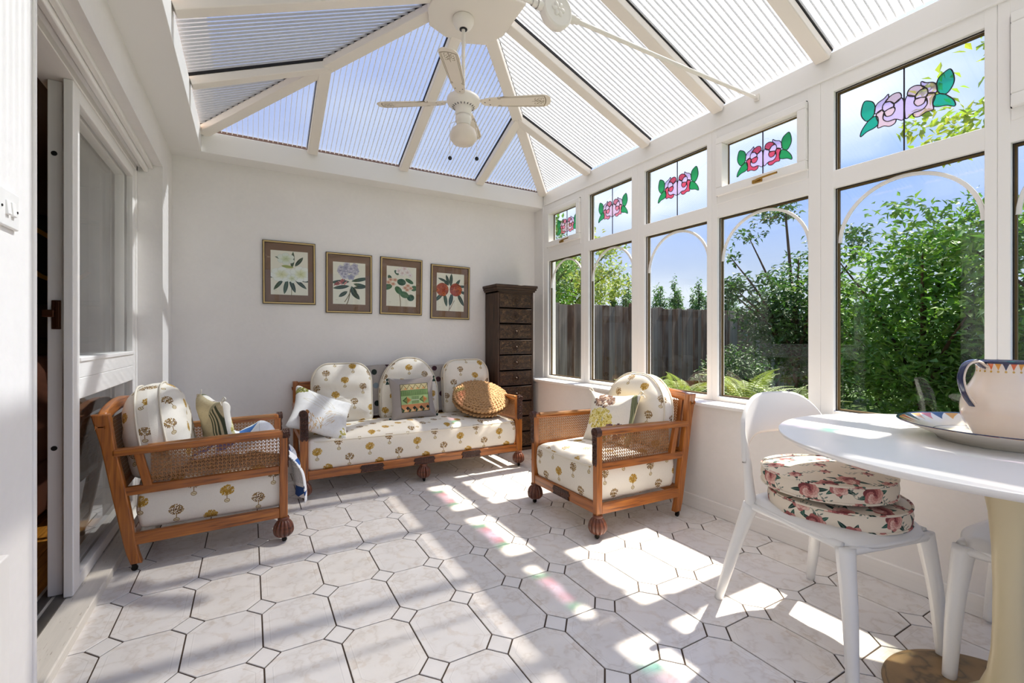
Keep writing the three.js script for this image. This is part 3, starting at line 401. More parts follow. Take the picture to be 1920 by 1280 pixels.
function suite(name, label, category, hw, hd, o) {   // hw, hd: half width and half depth over the feet; faces +x, width along z
  const t = thing(name, label, category, o);
  const pw = o.pw ?? 0.036, lean = o.lean ?? 0.13, zi = hw - 0.004;
  const backX = (y) => -hd - lean * (0.15 * (y / 0.75) + 0.85 * Math.pow(y / 0.75, 1.15));
  for (const s of [-1, 1]) {
    part(t, 'front_post', wbox(hd - 0.02, hd + 0.02, 0.13, 0.60, s * zi - pw / 2, s * zi + pw / 2, 0.004), mWood);
    part(t, 'carved_front', uvBox(merge(extr([[-pw / 2, 0.42], [-pw / 4, 0.405], [0, 0.42], [pw / 4, 0.405], [pw / 2, 0.42], [pw / 2, 0.585], [-pw / 2, 0.585]], 0.007, 0.0015).rotateY(Math.PI / 2).translate(hd + 0.022, 0, s * zi), ...[0.45, 0.48, 0.51, 0.54].map((y) => { const g = new THREE.TorusGeometry(0.009, 0.003, 6, 14); g.rotateY(Math.PI / 2); g.translate(hd + 0.026, y, s * zi); return g; }))), mCarved, 'dark carved strip on the front post');
    { const g = new THREE.CylinderGeometry(0.027, 0.027, 0.034, 24); g.rotateZ(Math.PI / 2); g.translate(hd + 0.012, 0.593, s * (zi + 0.006)); const h = new THREE.TorusGeometry(0.016, 0.004, 8, 24); h.rotateY(Math.PI / 2); h.translate(hd + 0.029, 0.593, s * (zi + 0.006)); part(t, 'arm_scroll', uvBox(merge(g, h)), mCarved, 'dark carved scroll at the arm end'); }
    // arm, side rails, slat, canework
    part(t, 'arm_rail', bar(V(hd + 0.008, 0.592, s * zi), V(backX(0.578) + 0.01, 0.575, s * zi), 0.05, 0.034, V(0, 1, 0), 0.010), mWood);
    part(t, 'side_rail', bar(V(hd - 0.02, 0.397, s * zi), V(backX(0.39), 0.385, s * zi), 0.03, 0.042, V(0, 1, 0), 0.005), mWood);
    part(t, 'base_rail', bar(V(hd - 0.02, 0.162, s * zi), V(backX(0.15), 0.152, s * zi), 0.032, 0.055, V(0, 1, 0), 0.005), mWood);
    const sx = -hd + 0.045; part(t, 'slat', bar(V(sx + 0.005, 0.40, s * zi), V(sx - 0.035, 0.57, s * zi), 0.026, 0.036, V(1, 0, 0), 0.004), mWood);
    const cl = hd - 0.02 - sx - 0.01, cp = canePanel(cl, 0.178); cp.translate(sx + 0.012, 0.412, s * (zi - 0.012)); part(t, 'cane_panel', cp, mCane);
    part(t, 'cane_roll', taper([V(hd - 0.02, 0.603, s * (zi - 0.026)), V(0, 0.598, s * (zi - 0.026)), V(sx, 0.588, s * (zi - 0.026))], [0.011, 0.011], 12, 10), mCane);
    // curved back post
    const f = [], b = []; for (let k = 0; k <= 14; k++) { const y = lerp(0.035, 0.76, k / 14), w = lerp(0.022, 0.028, Math.sin(k / 14 * Math.PI)) + (k > 11 ? 0.004 * (k - 11) : 0); const x = backX(y) + (y < 0.1 ? (0.1 - y) * 0.15 : 0); f.push([x + w, y]); b.push([x - w, y]); }
    const bp = uvGrain(extr([...f, ...b.reverse()].reverse(), 0.04, 0.006), 1); bp.translate(0, 0, s * (zi - 0.002)); part(t, 'back_post', bp, mWood);
    const ca = part(t, 'caster', casterGeo, mIron); ca.position.set(-hd - 0.006, 0, s * zi);
  }
  const feet = o.midFoot ? [-1, 0, 1] : [-1, 1];
  for (const s of feet) { const f = part(t, 'fluted_foot', flutedFoot, mFoot, 'carved melon foot'); f.position.set(hd - (s ? 0 : 0.002), 0, s * zi); const c = part(t, 'caster', casterGeo, mIron); c.position.set(hd, 0, s * zi); }
  part(t, 'front_rail', wbox(hd - 0.016, hd + 0.016, 0.135, 0.195, -zi + pw / 2, zi - pw / 2, 0.005), mWood);
  for (const z of o.carve ?? [0]) part(t, 'carved_block', uvBox(extr([[-0.085, -0.026], [0.085, -0.026], [0.075, -0.008], [0.088, 0.004], [0.075, 0.026], [-0.075, 0.026], [-0.088, 0.004], [-0.075, -0.008]], 0.010, 0.002).rotateY(Math.PI / 2).translate(hd + 0.018, 0.165, z * zi)), mCarved, 'dark carved leaf block');
  part(t, 'back_rail', wbox(backX(0.16) - 0.015, backX(0.16) + 0.015, 0.135, 0.19, -zi, zi, 0.004), mWood);
  part(t, 'lower_back_rail', wbox(backX(0.40) - 0.014, backX(0.40) + 0.014, 0.38, 0.42, -zi, zi, 0.004), mWood);
  { // shaped crest rail and cane back
    const top = [], bot = [], n = 36, W = zi + 0.018; for (let k = 0; k <= n; k++) { const z = lerp(-W, W, k / n), q = Math.abs(z) / W, edge = Math.sqrt(Math.max(0, 1 - ((q * W - (W - 0.055)) / 0.055) ** 2 * (q * W > W - 0.055 ? 1 : 0))); top.push([z, 0.70 + 0.055 * edge + (o.crest ?? 0.06) * Math.pow(Math.max(0, 1 - q * q), 0.8)]); bot.push([z, 0.705 + (o.crest ?? 0.06) * 0.8 * Math.pow(Math.max(0, 1 - q * q), 0.8)]); }
    const cr = uvGrain(extr([...bot, ...top.reverse()], 0.036, 0.008), 0); cr.rotateY(Math.PI / 2); cr.translate(backX(0.76) + 0.002, 0, 0); part(t, 'crest_rail', cr, mWood);
    for (const s of [-1, 1]) part(t, 'back_slat', bar(V(backX(0.41), 0.41, s * (zi - 0.065)), V(backX(0.72), 0.72, s * (zi - 0.065)), 0.03, 0.02, V(1, 0.3, 0), 0.004), mWood);
    const cb = canePanel(2 * zi - 0.13, 0.31); cb.rotateY(Math.PI / 2); cb.rotateZ(Math.atan2(backX(0.42) - backX(0.73), 0.31) * 1); cb.translate(backX(0.42), 0.415, zi - 0.065); part(t, 'back_cane', cb, mCane);
  }
  return t;
}
suite('armchair', 'wooden cane armchair on the left beside the patio door', 'armchair', 0.3265, 0.32, { pos: [-0.158, 0, -3.143], group: 'cane armchairs with tree-print cushions', lean: 0.125, crest: 0.05 });
suite('armchair', 'wooden cane armchair on the right under the windows', 'armchair', 0.3265, 0.32, { pos: [2.005, 0, -2.309], rot: [0, Math.PI, 0], group: 'cane armchairs with tree-print cushions', lean: 0.125, crest: 0.03 });
suite('cane_sofa', 'long wooden cane sofa against the back wall', 'sofa', 0.862, 0.33, { pos: [1.183, 0, -3.79], rot: [0, -Math.PI / 2, 0], midFoot: true, carve: [-0.62, 0, 0.62].map((x) => x * 0.75), lean: 0.045, crest: 0.0, pw: 0.052 });

// ---------------------------------------------------------------- cushions on the suite
function seatCushion(label, w, d, pos, rotY, off) {
  const t = thing('seat_cushion', label, 'cushion', { pos, rot: [0, rotY, 0], group: 'tree-print seat cushions' }), h = 0.215;
  part(t, 'cover', uvBox(softBox(d, h, w, 0.024, { crown: 0.040, bulge: 0.010, wrinkle: 0.012, nx: 26, nz: Math.round(w * 40), seed: 7 + off * 10 }), [off, off * 1.7]), mTree);
  const x = d / 2 - 0.006, z = w / 2 - 0.006, y = h / 2 - 0.008, q = (s) => [V(-x, s * y, -z + 0.03), V(-x, s * y, z - 0.03), V(-x + 0.03, s * y, z), V(x - 0.03, s * y, z), V(x, s * y, z - 0.03), V(x, s * y, -z + 0.03), V(x - 0.03, s * y, -z), V(-x + 0.03, s * y, -z)];
  part(t, 'piping', tube(q(1), 0.0055, 160, 7, true), mCream); return t;
}
seatCushion('tree-print seat cushion of the left armchair', 0.60, 0.63, [-0.155, 0.291, -3.143], 0, 0.05);
seatCushion('tree-print seat cushion of the right armchair', 0.60, 0.63, [2.002, 0.291, -2.309], Math.PI, 0.21);
seatCushion('long tree-print seat cushion of the sofa', 1.66, 0.62, [1.183, 0.293, -3.775], -Math.PI / 2, 0.12);
function arch(w, h, rt, rb, n = 14) { const p = [], a = (cx, cy, r, s) => { for (let k = 0; k <= n; k++) { const t = s + k / n * Math.PI / 2; p.push([cx + Math.cos(t) * r[0], cy + Math.sin(t) * r[1]]); } }; a(w / 2 - rb, rb, [rb, rb], -Math.PI / 2); a(w / 2 - rt[0], h - rt[1], rt, 0); a(-w / 2 + rt[0], h - rt[1], rt, Math.PI / 2); a(-w / 2 + rb, rb, [rb, rb], Math.PI); const q = []; for (let i = 0; i < p.length; i++) { const A = p[i], B = p[(i + 1) % p.length], d = Math.hypot(B[0] - A[0], B[1] - A[1]), m = Math.max(1, Math.round(d / 0.03)); for (let k = 0; k < m; k++) q.push([lerp(A[0], B[0], k / m), lerp(A[1], B[1], k / m)]); } return q; }
function backCushion(label, w, h, rt, T, pos, rotY, tilt, off) {
  const t = thing('back_cushion', label, 'cushion', { pos, group: 'tree-print back cushions' }); t.rotation.set(0, rotY, 0);
  const inner = new THREE.Group(); inner.rotation.x = -tilt; const o = arch(w, h, rt, 0.045), g = puff(o, T, 5, { wrinkle: 0.034, ws: off * 20 });
  const uv = g.attributes.uv; for (let i = 0; i < uv.count; i++) uv.setXY(i, uv.getX(i) + off, uv.getY(i) + off * 2.3);
  const m = new THREE.Matrix4().makeRotationX(-tilt); g.applyMatrix4(m); part(t, 'cover', g, mTree);
  for (const s of [1, -1]) { const p = tube(o.filter((_, i) => i % 2 === 0).map(([x, y]) => V(x * 0.985, y * 0.985 + 0.005, s * T * 0.19)), 0.005, 140, 6, true); p.applyMatrix4(m); part(t, 'piping', p, mCream); }
  return t;
}
backCushion('left arched tree-print cushion on the sofa back', 0.475, 0.50, [0.13, 0.16], 0.17, [0.665, 0.41, -3.965], 0, 0.13, 0.31);
backCushion('middle arched tree-print cushion behind the grey pillow', 0.52, 0.53, [0.24, 0.32], 0.17, [1.232, 0.415, -3.985], 0, 0.11, 0.12);
backCushion('right arched tree-print cushion on the sofa beside the chest', 0.465, 0.505, [0.13, 0.15], 0.17, [1.785, 0.41, -3.985], 0, 0.11, 0.47);
backCushion('round-topped tree-print back cushion of the left armchair', 0.56, 0.46, [0.25, 0.27], 0.27, [-0.385, 0.415, -3.135], Math.PI / 2, 0.17, 0.22);
backCushion('round-topped tree-print back cushion of the right armchair', 0.56, 0.47, [0.25, 0.27], 0.20, [2.268, 0.41, -2.309], -Math.PI / 2, 0.18, 0.56);
function squareOutline(w, h, n = 22, dip = 0.03) { const p = []; const side = (x0, y0, x1, y1, nx, ny) => { for (let k = 0; k < n; k++) { const t = k / n, s = Math.sin(t * Math.PI); p.push([lerp(x0, x1, t) + nx * dip * s, lerp(y0, y1, t) + ny * dip * s]); } }; side(w / 2, -h / 2, w / 2, h / 2, -1, 0); side(w / 2, h / 2, -w / 2, h / 2, 0, -1); side(-w / 2, h / 2, -w / 2, -h / 2, 1, 0); side(-w / 2, -h / 2, w / 2, -h / 2, 0, 1); return p; }
function pillow(label, w, h, T, mat, pos, rot, o = {}) {
  const t = thing(o.name ?? 'throw_pillow', label, 'pillow', { pos }); t.rotation.set(...rot, 'YXZ');
  const g = puff(squareOutline(w, h, 24, o.dip ?? 0.022), T, 2.2, { wrinkle: 0.018, cy: 0, ws: o.ws ?? 2 }); const uv = g.attributes.uv, p = g.attributes.position; for (let i = 0; i < uv.count; i++) uv.setXY(i, p.getX(i) / w * 0.98 + 0.5, p.getY(i) / h * 0.98 + 0.5);
  if (o.back) { const h2 = g.attributes.position.count / 2, cut = (a, b) => { const q = new THREE.BufferGeometry(); for (const k of ['position', 'normal', 'uv']) { const A = g.attributes[k]; q.setAttribute(k, new THREE.BufferAttribute(A.array.slice(a * A.itemSize, b * A.itemSize), A.itemSize)); } return q; }; part(t, 'cover', cut(0, h2), mat); part(t, 'back_cover', cut(h2, 2 * h2), o.back, 'plain tan back with dark stripes'); }
  else part(t, 'cover', g, mat);
  return t;
}
const linen = (g, w, h, c, n = 5000) => { g.fillStyle = c; g.fillRect(0, 0, w, h); for (let i = 0; i < n; i++) { g.fillStyle = rnd() < 0.5 ? 'rgba(255,255,255,0.10)' : 'rgba(60,45,30,0.07)'; if (rnd() < 0.5) g.fillRect(rnd() * w, rnd() * h, rr(4, 18), 1); else g.fillRect(rnd() * w, rnd() * h, 1, rr(4, 18)); } };
function florets(g, x, y, rx, ry, cols, n, s) { for (let i = 0; i < n; i++) { const a = rr(0, 6.283), r = Math.sqrt(rnd()), px = x + Math.cos(a) * r * rx, py = y + Math.sin(a) * r * ry; g.fillStyle = cols[Math.floor(rnd() * cols.length)]; for (let k = 0; k < 5; k++) { g.beginPath(); g.ellipse(px + Math.cos(k * 1.257) * s * 0.8, py + Math.sin(k * 1.257) * s * 0.8, s * 0.75, s * 0.5, k * 1.257, 0, 6.283); g.fill(); } g.fillStyle = 'rgba(60,40,20,0.6)'; g.beginPath(); g.arc(px, py, s * 0.35, 0, 6.283); g.fill(); } }
const leafPath = (g, x, y, L, w, a, fill, vein) => { g.save(); g.translate(x, y); g.rotate(a); g.fillStyle = fill; g.beginPath(); g.moveTo(0, 0); g.bezierCurveTo(L * 0.25, -w, L * 0.75, -w * 0.9, L, 0); g.bezierCurveTo(L * 0.75, w * 0.9, L * 0.25, w, 0, 0); g.fill(); if (vein) { g.strokeStyle = vein; g.lineWidth = Math.max(1, w * 0.1); g.beginPath(); g.moveTo(0, 0); g.lineTo(L * 0.95, 0); g.stroke(); } g.restore(); };
// grey pillow with an embroidered green panel and tassels
{
  const m = M({ map: canvasTex(768, 768, (g, w, h) => {
    reseed(61); linen(g, w, h, '#a39a94', 9000); const x0 = 165, x1 = 610, y0 = 150, y1 = 615; g.fillStyle = '#4a4634'; g.fillRect(x0 - 8, y0 - 8, x1 - x0 + 16, y1 - y0 + 16); g.fillStyle = '#cdbf8f'; g.fillRect(x0, y0, x1 - x0, 105);
    g.strokeStyle = '#4f4a2c'; g.lineWidth = 7; g.beginPath(); for (let i = 0; i <= 9; i++) g.lineTo(x0 + i * (x1 - x0) / 9, i % 2 ? y0 + 8 : y0 + 82); g.stroke(); g.fillStyle = '#d69a63'; for (let i = 0; i < 4; i++) { g.beginPath(); g.moveTo(x0 + 48 + i * 99, y0 + 92); g.lineTo(x0 + 98 + i * 99, y0 + 92); g.lineTo(x0 + 73 + i * 99, y0 + 52); g.fill(); }
    g.fillStyle = '#8fae6e'; g.fillRect(x0, y0 + 105, x1 - x0, 95); g.fillStyle = '#3e5330'; for (let i = 0; i < 24; i++) g.fillRect(x0 + 6 + i * 18.5, y0 + 112, 7, 80); g.fillRect(x0, y0 + 100, x1 - x0, 7);
    g.fillStyle = '#a9c488'; g.fillRect(x0, y0 + 200, x1 - x0, 140); for (const cx of [x0 + 88, x1 - 88]) { const tri = (c, ...p) => { g.fillStyle = c; g.beginPath(); p.forEach(([a, b], i) => i ? g.lineTo(cx + a, y0 + 270 + b) : g.moveTo(cx + a, y0 + 270 + b)); g.fill(); }; tri('#4f6338', [-72, 0], [0, -62], [0, 62]); tri('#d09a60', [72, 0], [0, -62], [0, 62]); tri('#7f9150', [-45, 0], [0, -38], [0, 38]); tri('#b9763f', [45, 0], [0, -38], [0, 38]); }
    g.fillStyle = '#4f6b3c'; for (let r = 0; r < 2; r++) for (let i = 0; i < 8; i++) g.fillRect(x0 + 165 + i * 15, y0 + 212 + r * 66, 7, 54); g.fillStyle = '#e4ead0'; g.fillRect(x0 + 160, y0 + 268, 125, 10);
    g.fillStyle = '#c98a5c'; g.fillRect(x0, y0 + 340, x1 - x0, y1 - y0 - 340); for (let i = -1; i < 5; i++) { g.fillStyle = '#2f4a34'; g.beginPath(); g.moveTo(x0 + i * 110, y1); g.lineTo(x0 + i * 110 + 60, y1); g.lineTo(x0 + i * 110 + 5, y1 - 70); g.fill(); g.fillStyle = '#1d2622'; g.beginPath(); g.moveTo(x0 + i * 110 + 60, y1 - 60); g.lineTo(x0 + i * 110 + 92, y1 - 92); g.lineTo(x0 + i * 110 + 124, y1 - 60); g.lineTo(x0 + i * 110 + 92, y1 - 28); g.fill(); g.fillStyle = '#e2c391'; g.beginPath(); g.moveTo(x0 + i * 110 + 20, y1); g.lineTo(x0 + i * 110 + 62, y1 - 55); g.lineTo(x0 + i * 110 + 96, y1); g.fill(); }
    g.fillStyle = '#a39a94'; g.fillRect(0, 0, x0 - 8, h); g.fillRect(x1 + 8, 0, w, h);
  }, { clamp: true }), roughness: 0.95, bumpMap: weave, bumpScale: 0.001 });
  const t = pillow('grey linen pillow with embroidered green panel and tassels', 0.40, 0.37, 0.13, m, [1.205, 0.605, -3.815], [-0.20, 0.03, 0.02], { ws: 4 });
  const mt = M({ color: 0x16352b, roughness: 0.9 });
  for (const [sx, sy] of [[-1, 1], [1, 1], [-1, -1], [1, -1]]) { const c = new THREE.ConeGeometry(0.016, 0.035, 10, 1, false); c.translate(0, -0.03, 0); const b = new THREE.SphereGeometry(0.010, 10, 8); b.translate(0, -0.008, 0); const q = part(t, 'tassel', merge(c, b), mt, 'dark green tassel'); q.position.set(sx * 0.206, sy * (sy > 0 ? 0.178 : 0.150), 0); }
}
// white pillow with leaf embroidery, leaning on the sofa's left arm
{
  const m = M({ map: canvasTex(640, 640, (g, w, h) => { reseed(63); linen(g, w, h, '#efece6', 6000); for (const [x, y, a, L] of [[120, 110, 0.7, 330], [200, 90, 0.75, 300], [90, 240, 0.5, 260], [330, 420, -0.5, 220]]) { g.strokeStyle = '#c9b98f'; g.lineWidth = 3; for (const k of [-22, 22]) { g.beginPath(); g.moveTo(x, y); g.quadraticCurveTo(x + Math.cos(a) * L / 2 - Math.sin(a) * k * 2, y + Math.sin(a) * L / 2 + Math.cos(a) * k * 2, x + Math.cos(a) * L, y + Math.sin(a) * L); g.stroke(); } } for (let i = 0; i < 40; i++) { g.strokeStyle = '#d6b890'; g.lineWidth = 2.5; const x = rr(300, 420), y = rr(380, 560); g.beginPath(); g.moveTo(x, y); g.lineTo(x + 26, y - 34); g.stroke(); } florets(g, 70, 90, 60, 45, ['#8a8a3a', '#6f7433', '#a5a055'], 40, 9); florets(g, 560, 560, 40, 60, ['#c9bd6e', '#b8ad55'], 16, 8); g.fillStyle = '#d8b98a'; for (let i = 0; i < 60; i++) { g.beginPath(); g.ellipse(rr(180, 330), rr(470, 600), 10, 4, 1, 0, 6.3); g.fill(); } }, { clamp: true }), roughness: 0.95, bumpMap: weave, bumpScale: 0.0008 });
  pillow('white pillow with leaf embroidery slumped over the left sofa arm', 0.43, 0.40, 0.16, m, [0.455, 0.555, -3.63], [-0.82, 0.50, -0.62], { ws: 6 });
}
// cream pillows with hydrangeas on both armchairs
{
  const m = M({ map: canvasTex(640, 640, (g, w, h) => { reseed(67); linen(g, w, h, '#efe9dc', 6000); g.strokeStyle = '#6f8046'; g.lineWidth = 9; for (const [a, b] of [[170, 250], [270, 330], [430, 470]]) { g.beginPath(); g.moveTo(300, 640); g.quadraticCurveTo(280, 520, a, b); g.stroke(); } leafPath(g, 220, 560, 190, 40, -1.2, '#8aa05a', '#5d6f38'); leafPath(g, 300, 600, 170, 36, -1.5, '#718a48', '#5d6f38'); florets(g, 250, 130, 130, 85, ['#5a4038', '#73564a', '#8a6a58', '#b9a08a'], 85, 12); florets(g, 230, 350, 165, 120, ['#d9c765', '#e6d98a', '#c2ae45', '#efe6a8'], 150, 13); florets(g, 440, 480, 130, 90, ['#5b3f44', '#75545a', '#8c6a6a', '#c3a24e'], 90, 12); g.fillStyle = '#8a8c66'; g.fillRect(575, 0, 36, h); g.fillStyle = '#54583f'; for (const x of [572, 585, 598, 611]) g.fillRect(x, 0, 4, h); }, { clamp: true }), roughness: 0.95, bumpMap: weave, bumpScale: 0.0008 });
  const mTan = M({ map: canvasTex(256, 256, (g, w, h) => { reseed(68); linen(g, w, h, '#d6c59c', 2500); g.fillStyle = '#4f523a'; for (const x of [14, 26, 38, 50]) { g.fillRect(x, 0, 6, h); } }, { clamp: true }), roughness: 0.95, bumpMap: weave, bumpScale: 0.0008 });
  const a = pillow('small cream pillow with hydrangea print on the right armchair', 0.37, 0.35, 0.13, m, [2.075, 0.585, -2.31], [-0.36, -Math.PI / 2 + 0.28, 0.02], { ws: 3, back: mTan });
  const b = pillow('cream striped-edge pillow propped sideways on the left armchair', 0.37, 0.35, 0.13, m, [-0.165, 0.605, -3.17], [-0.20, Math.PI / 2 + 0.34, 0.04], { ws: 8, back: mTan });
  const mt = M({ color: 0xe8e0d0, roughness: 0.95 });
  for (const t of [a, b]) for (const sx of [-1, 1]) part(t, 'tie', merge(tube([V(sx * 0.17, 0.17, 0), V(sx * 0.19, 0.195, 0.012), V(sx * 0.205, 0.185, 0.014), V(sx * 0.185, 0.172, 0.004)], 0.0035, 20, 6), tube([V(sx * 0.17, 0.17, 0), V(sx * 0.20, 0.172, -0.012), V(sx * 0.21, 0.158, -0.012)], 0.003, 14, 6)), mt);
}
// quilt thrown over the left armchair's seat, falling over its front
{
  const m = M({ map: canvasTex(768, 768, (g, w, h) => { reseed(71); linen(g, w, h, '#eff0f2', 3000); for (let j = 0; j < 6; j++) for (let i = 0; i < 6; i++) { const k = rnd(), x = i * 128, y = j * 128; if (k < 0.48) { g.fillStyle = ['#2f5fa8', '#3d6fb4', '#274f92'][Math.floor(rnd() * 3)]; g.beginPath(); g.moveTo(x, y); g.lineTo(x + 128, y + (rnd() < 0.5 ? 0 : 128)); g.lineTo(x, y + 128); g.fill(); } else if (k < 0.66) { g.strokeStyle = '#8f97a0'; g.lineWidth = 2; for (let q = 0; q < 12; q++) { g.beginPath(); g.moveTo(x + 14, y + 10 + q * 9); for (let s = 0; s < 8; s++) g.lineTo(x + 14 + s * 13, y + 10 + q * 9 + (s % 2 ? 5 : 0)); g.stroke(); } } else if (k < 0.8) { g.strokeStyle = '#44577a'; g.lineWidth = 3; for (let q = 0; q < 10; q++) { g.beginPath(); g.arc(x + rr(20, 108), y + rr(20, 108), rr(6, 18), 0, 5); g.stroke(); } } } g.strokeStyle = 'rgba(110,120,135,0.5)'; g.lineWidth = 2; for (let i = 0; i <= 6; i++) { g.beginPath(); g.moveTo(i * 128, 0); g.lineTo(i * 128, h); g.moveTo(0, i * 128); g.lineTo(w, i * 128); g.stroke(); } }), roughness: 0.95, bumpMap: weave, bumpScale: 0.001 });
  const g = grid(60, 44, (u, v) => {
    const z = lerp(-0.262, 0.262, v), s = u * 0.68 - 0.10;       // s: along the cloth from the seat's middle to the front and down
    let x, y; const lump = 0.085 * fbm(u * 1.0 + 0.1, v * 0.9 + 0.2, 4, 3, 3, 17) + 0.13 * Math.exp(-(((s - 0.20) / 0.12) ** 2) - (((v - 0.45) / 0.30) ** 2)) + 0.10 * Math.exp(-(((s - 0.02) / 0.06) ** 2) - (((v - 0.55) / 0.2) ** 2));
    if (s < 0.345) { x = s; y = 0.442 + lump * sstep(0.36, 0.26, s); } else { const d = s - 0.345; x = 0.345 + 0.07 * (1 - Math.exp(-d * 12)) + (0.03 * (fbm(d * 2, v * 2, 3, 5, 2, 9) - 0.3) + 0.022 * Math.sin(v * 15)) * sstep(0, 0.1, d); y = 0.442 - Math.max(0, d - 0.01) * 0.98 - 0.05 * v * sstep(0, 0.2, d) ; }
    return [x, y, z, u * 1.1, v * 0.7];
  }, 0.006);
  one('quilt', 'blue and white patchwork quilt heaped on the left armchair', 'quilt', g, m, { pos: [-0.158, 0, -3.143] });
}
// dotted grey blanket over the sofa back
{
  const m = M({ map: canvasTex(768, 512, (g, w, h) => { reseed(73); linen(g, w, h, '#a79f98', 6000); const cs = ['#26302a', '#3c1f27', '#7c8a92', '#1f2a24', '#4a2a30']; for (const [x, y, c] of [[0.945, 0.815, 0], [0.955, 0.70, 2], [0.96, 0.55, 3], [1.07, 0.88, 1], [1.20, 0.84, 0], [1.33, 0.88, 4], [1.505, 0.84, 1], [1.535, 0.735, 4], [1.56, 0.60, 1], [0.86, 0.76, 1], [1.64, 0.80, 0], [0.87, 0.6, 0], [1.65, 0.66, 2]]) { g.fillStyle = cs[c]; g.beginPath(); g.ellipse((x - 0.83) / 0.84 * w, h - (y - 0.45) / 0.80 * h, 0.024 / 0.84 * w, 0.024 / 0.80 * h, 0, 0, 6.283); g.fill(); } }, { clamp: true }), roughness: 0.98, bumpMap: weave, bumpScale: 0.001 });
  const g = grid(44, 30, (u, v) => { const x = lerp(-0.42, 0.42, u), s = v * 0.80, w = 0.008 * Math.sin(u * 14) + 0.010 * (fbm(u, v, 5, 4, 3, 55) - 0.5); let y, z; if (s < 0.42) { y = 0.45 + s; z = -0.235 - 0.075 * (s / 0.42) + w; } else { const d = s - 0.42; y = 0.87 - Math.max(0, d - 0.03) * 0.9; z = -0.31 - 0.055 * sstep(0, 0.05, d) + w * 0.4; } return [x, y + 0.012 * Math.sin(u * 6.3) * (s < 0.45 ? v : 1), z, u, v]; }, 0.005);
  one('dotted_blanket', 'grey blanket with dark felt dots draped behind the sofa cushions', 'blanket', g, m, { pos: [1.25, 0, -3.79] });
}
// braided rush mat on the sofa
{
  const L = []; reseed(77); const R = 0.245, q = new THREE.Matrix4(), e = new THREE.Euler(), s = new THREE.Vector3(), Q = new THREE.Quaternion(), base = new THREE.SphereGeometry(1, 7, 5);
  for (let k = 0; k < 9; k++) { const r = 0.014 + k * 0.0275, n = Math.max(5, Math.round(r * 2 * Math.PI / 0.031)), hgt = 0.052 * Math.sqrt(Math.max(0, 1 - (r / (R + 0.012)) ** 2)); for (let i = 0; i < n; i++) for (const sd of [1, -1]) for (const b of [1, -1]) { const a = (i + (b > 0 ? 0 : 0.5) + 0.4 * k) / n * 6.283, rad = r + b * 0.0065; e.set(0, -a + b * 0.6, 0); Q.setFromEuler(e); s.set(0.0105, 0.0105, 0.022).multiplyScalar(rr(0.9, 1.15)); q.compose(V(Math.cos(a) * rad, sd * hgt + rr(-0.002, 0.002), Math.sin(a) * rad), Q, s); const g = base.clone(); g.applyMatrix4(q); L.push(g); } }
  const core = new THREE.SphereGeometry(1, 32, 16); core.scale(R - 0.004, 0.05, R - 0.004);
  const t = thing('woven_mat', 'round braided rush mat propped against the right sofa arm', 'mat', { pos: [1.80, 0.578, -3.72], rot: [0.48, 0, 0.08] });
  part(t, 'core', core, M({ color: 0x6b4a28, roughness: 0.9 })); part(t, 'braid', merge(L), M({ map: woodTex(83, [0.72, 0.55, 0.36], [0.46, 0.30, 0.16], [0.88, 0.75, 0.56]), roughness: 0.75 })).userData.kind = 'stuff';
}

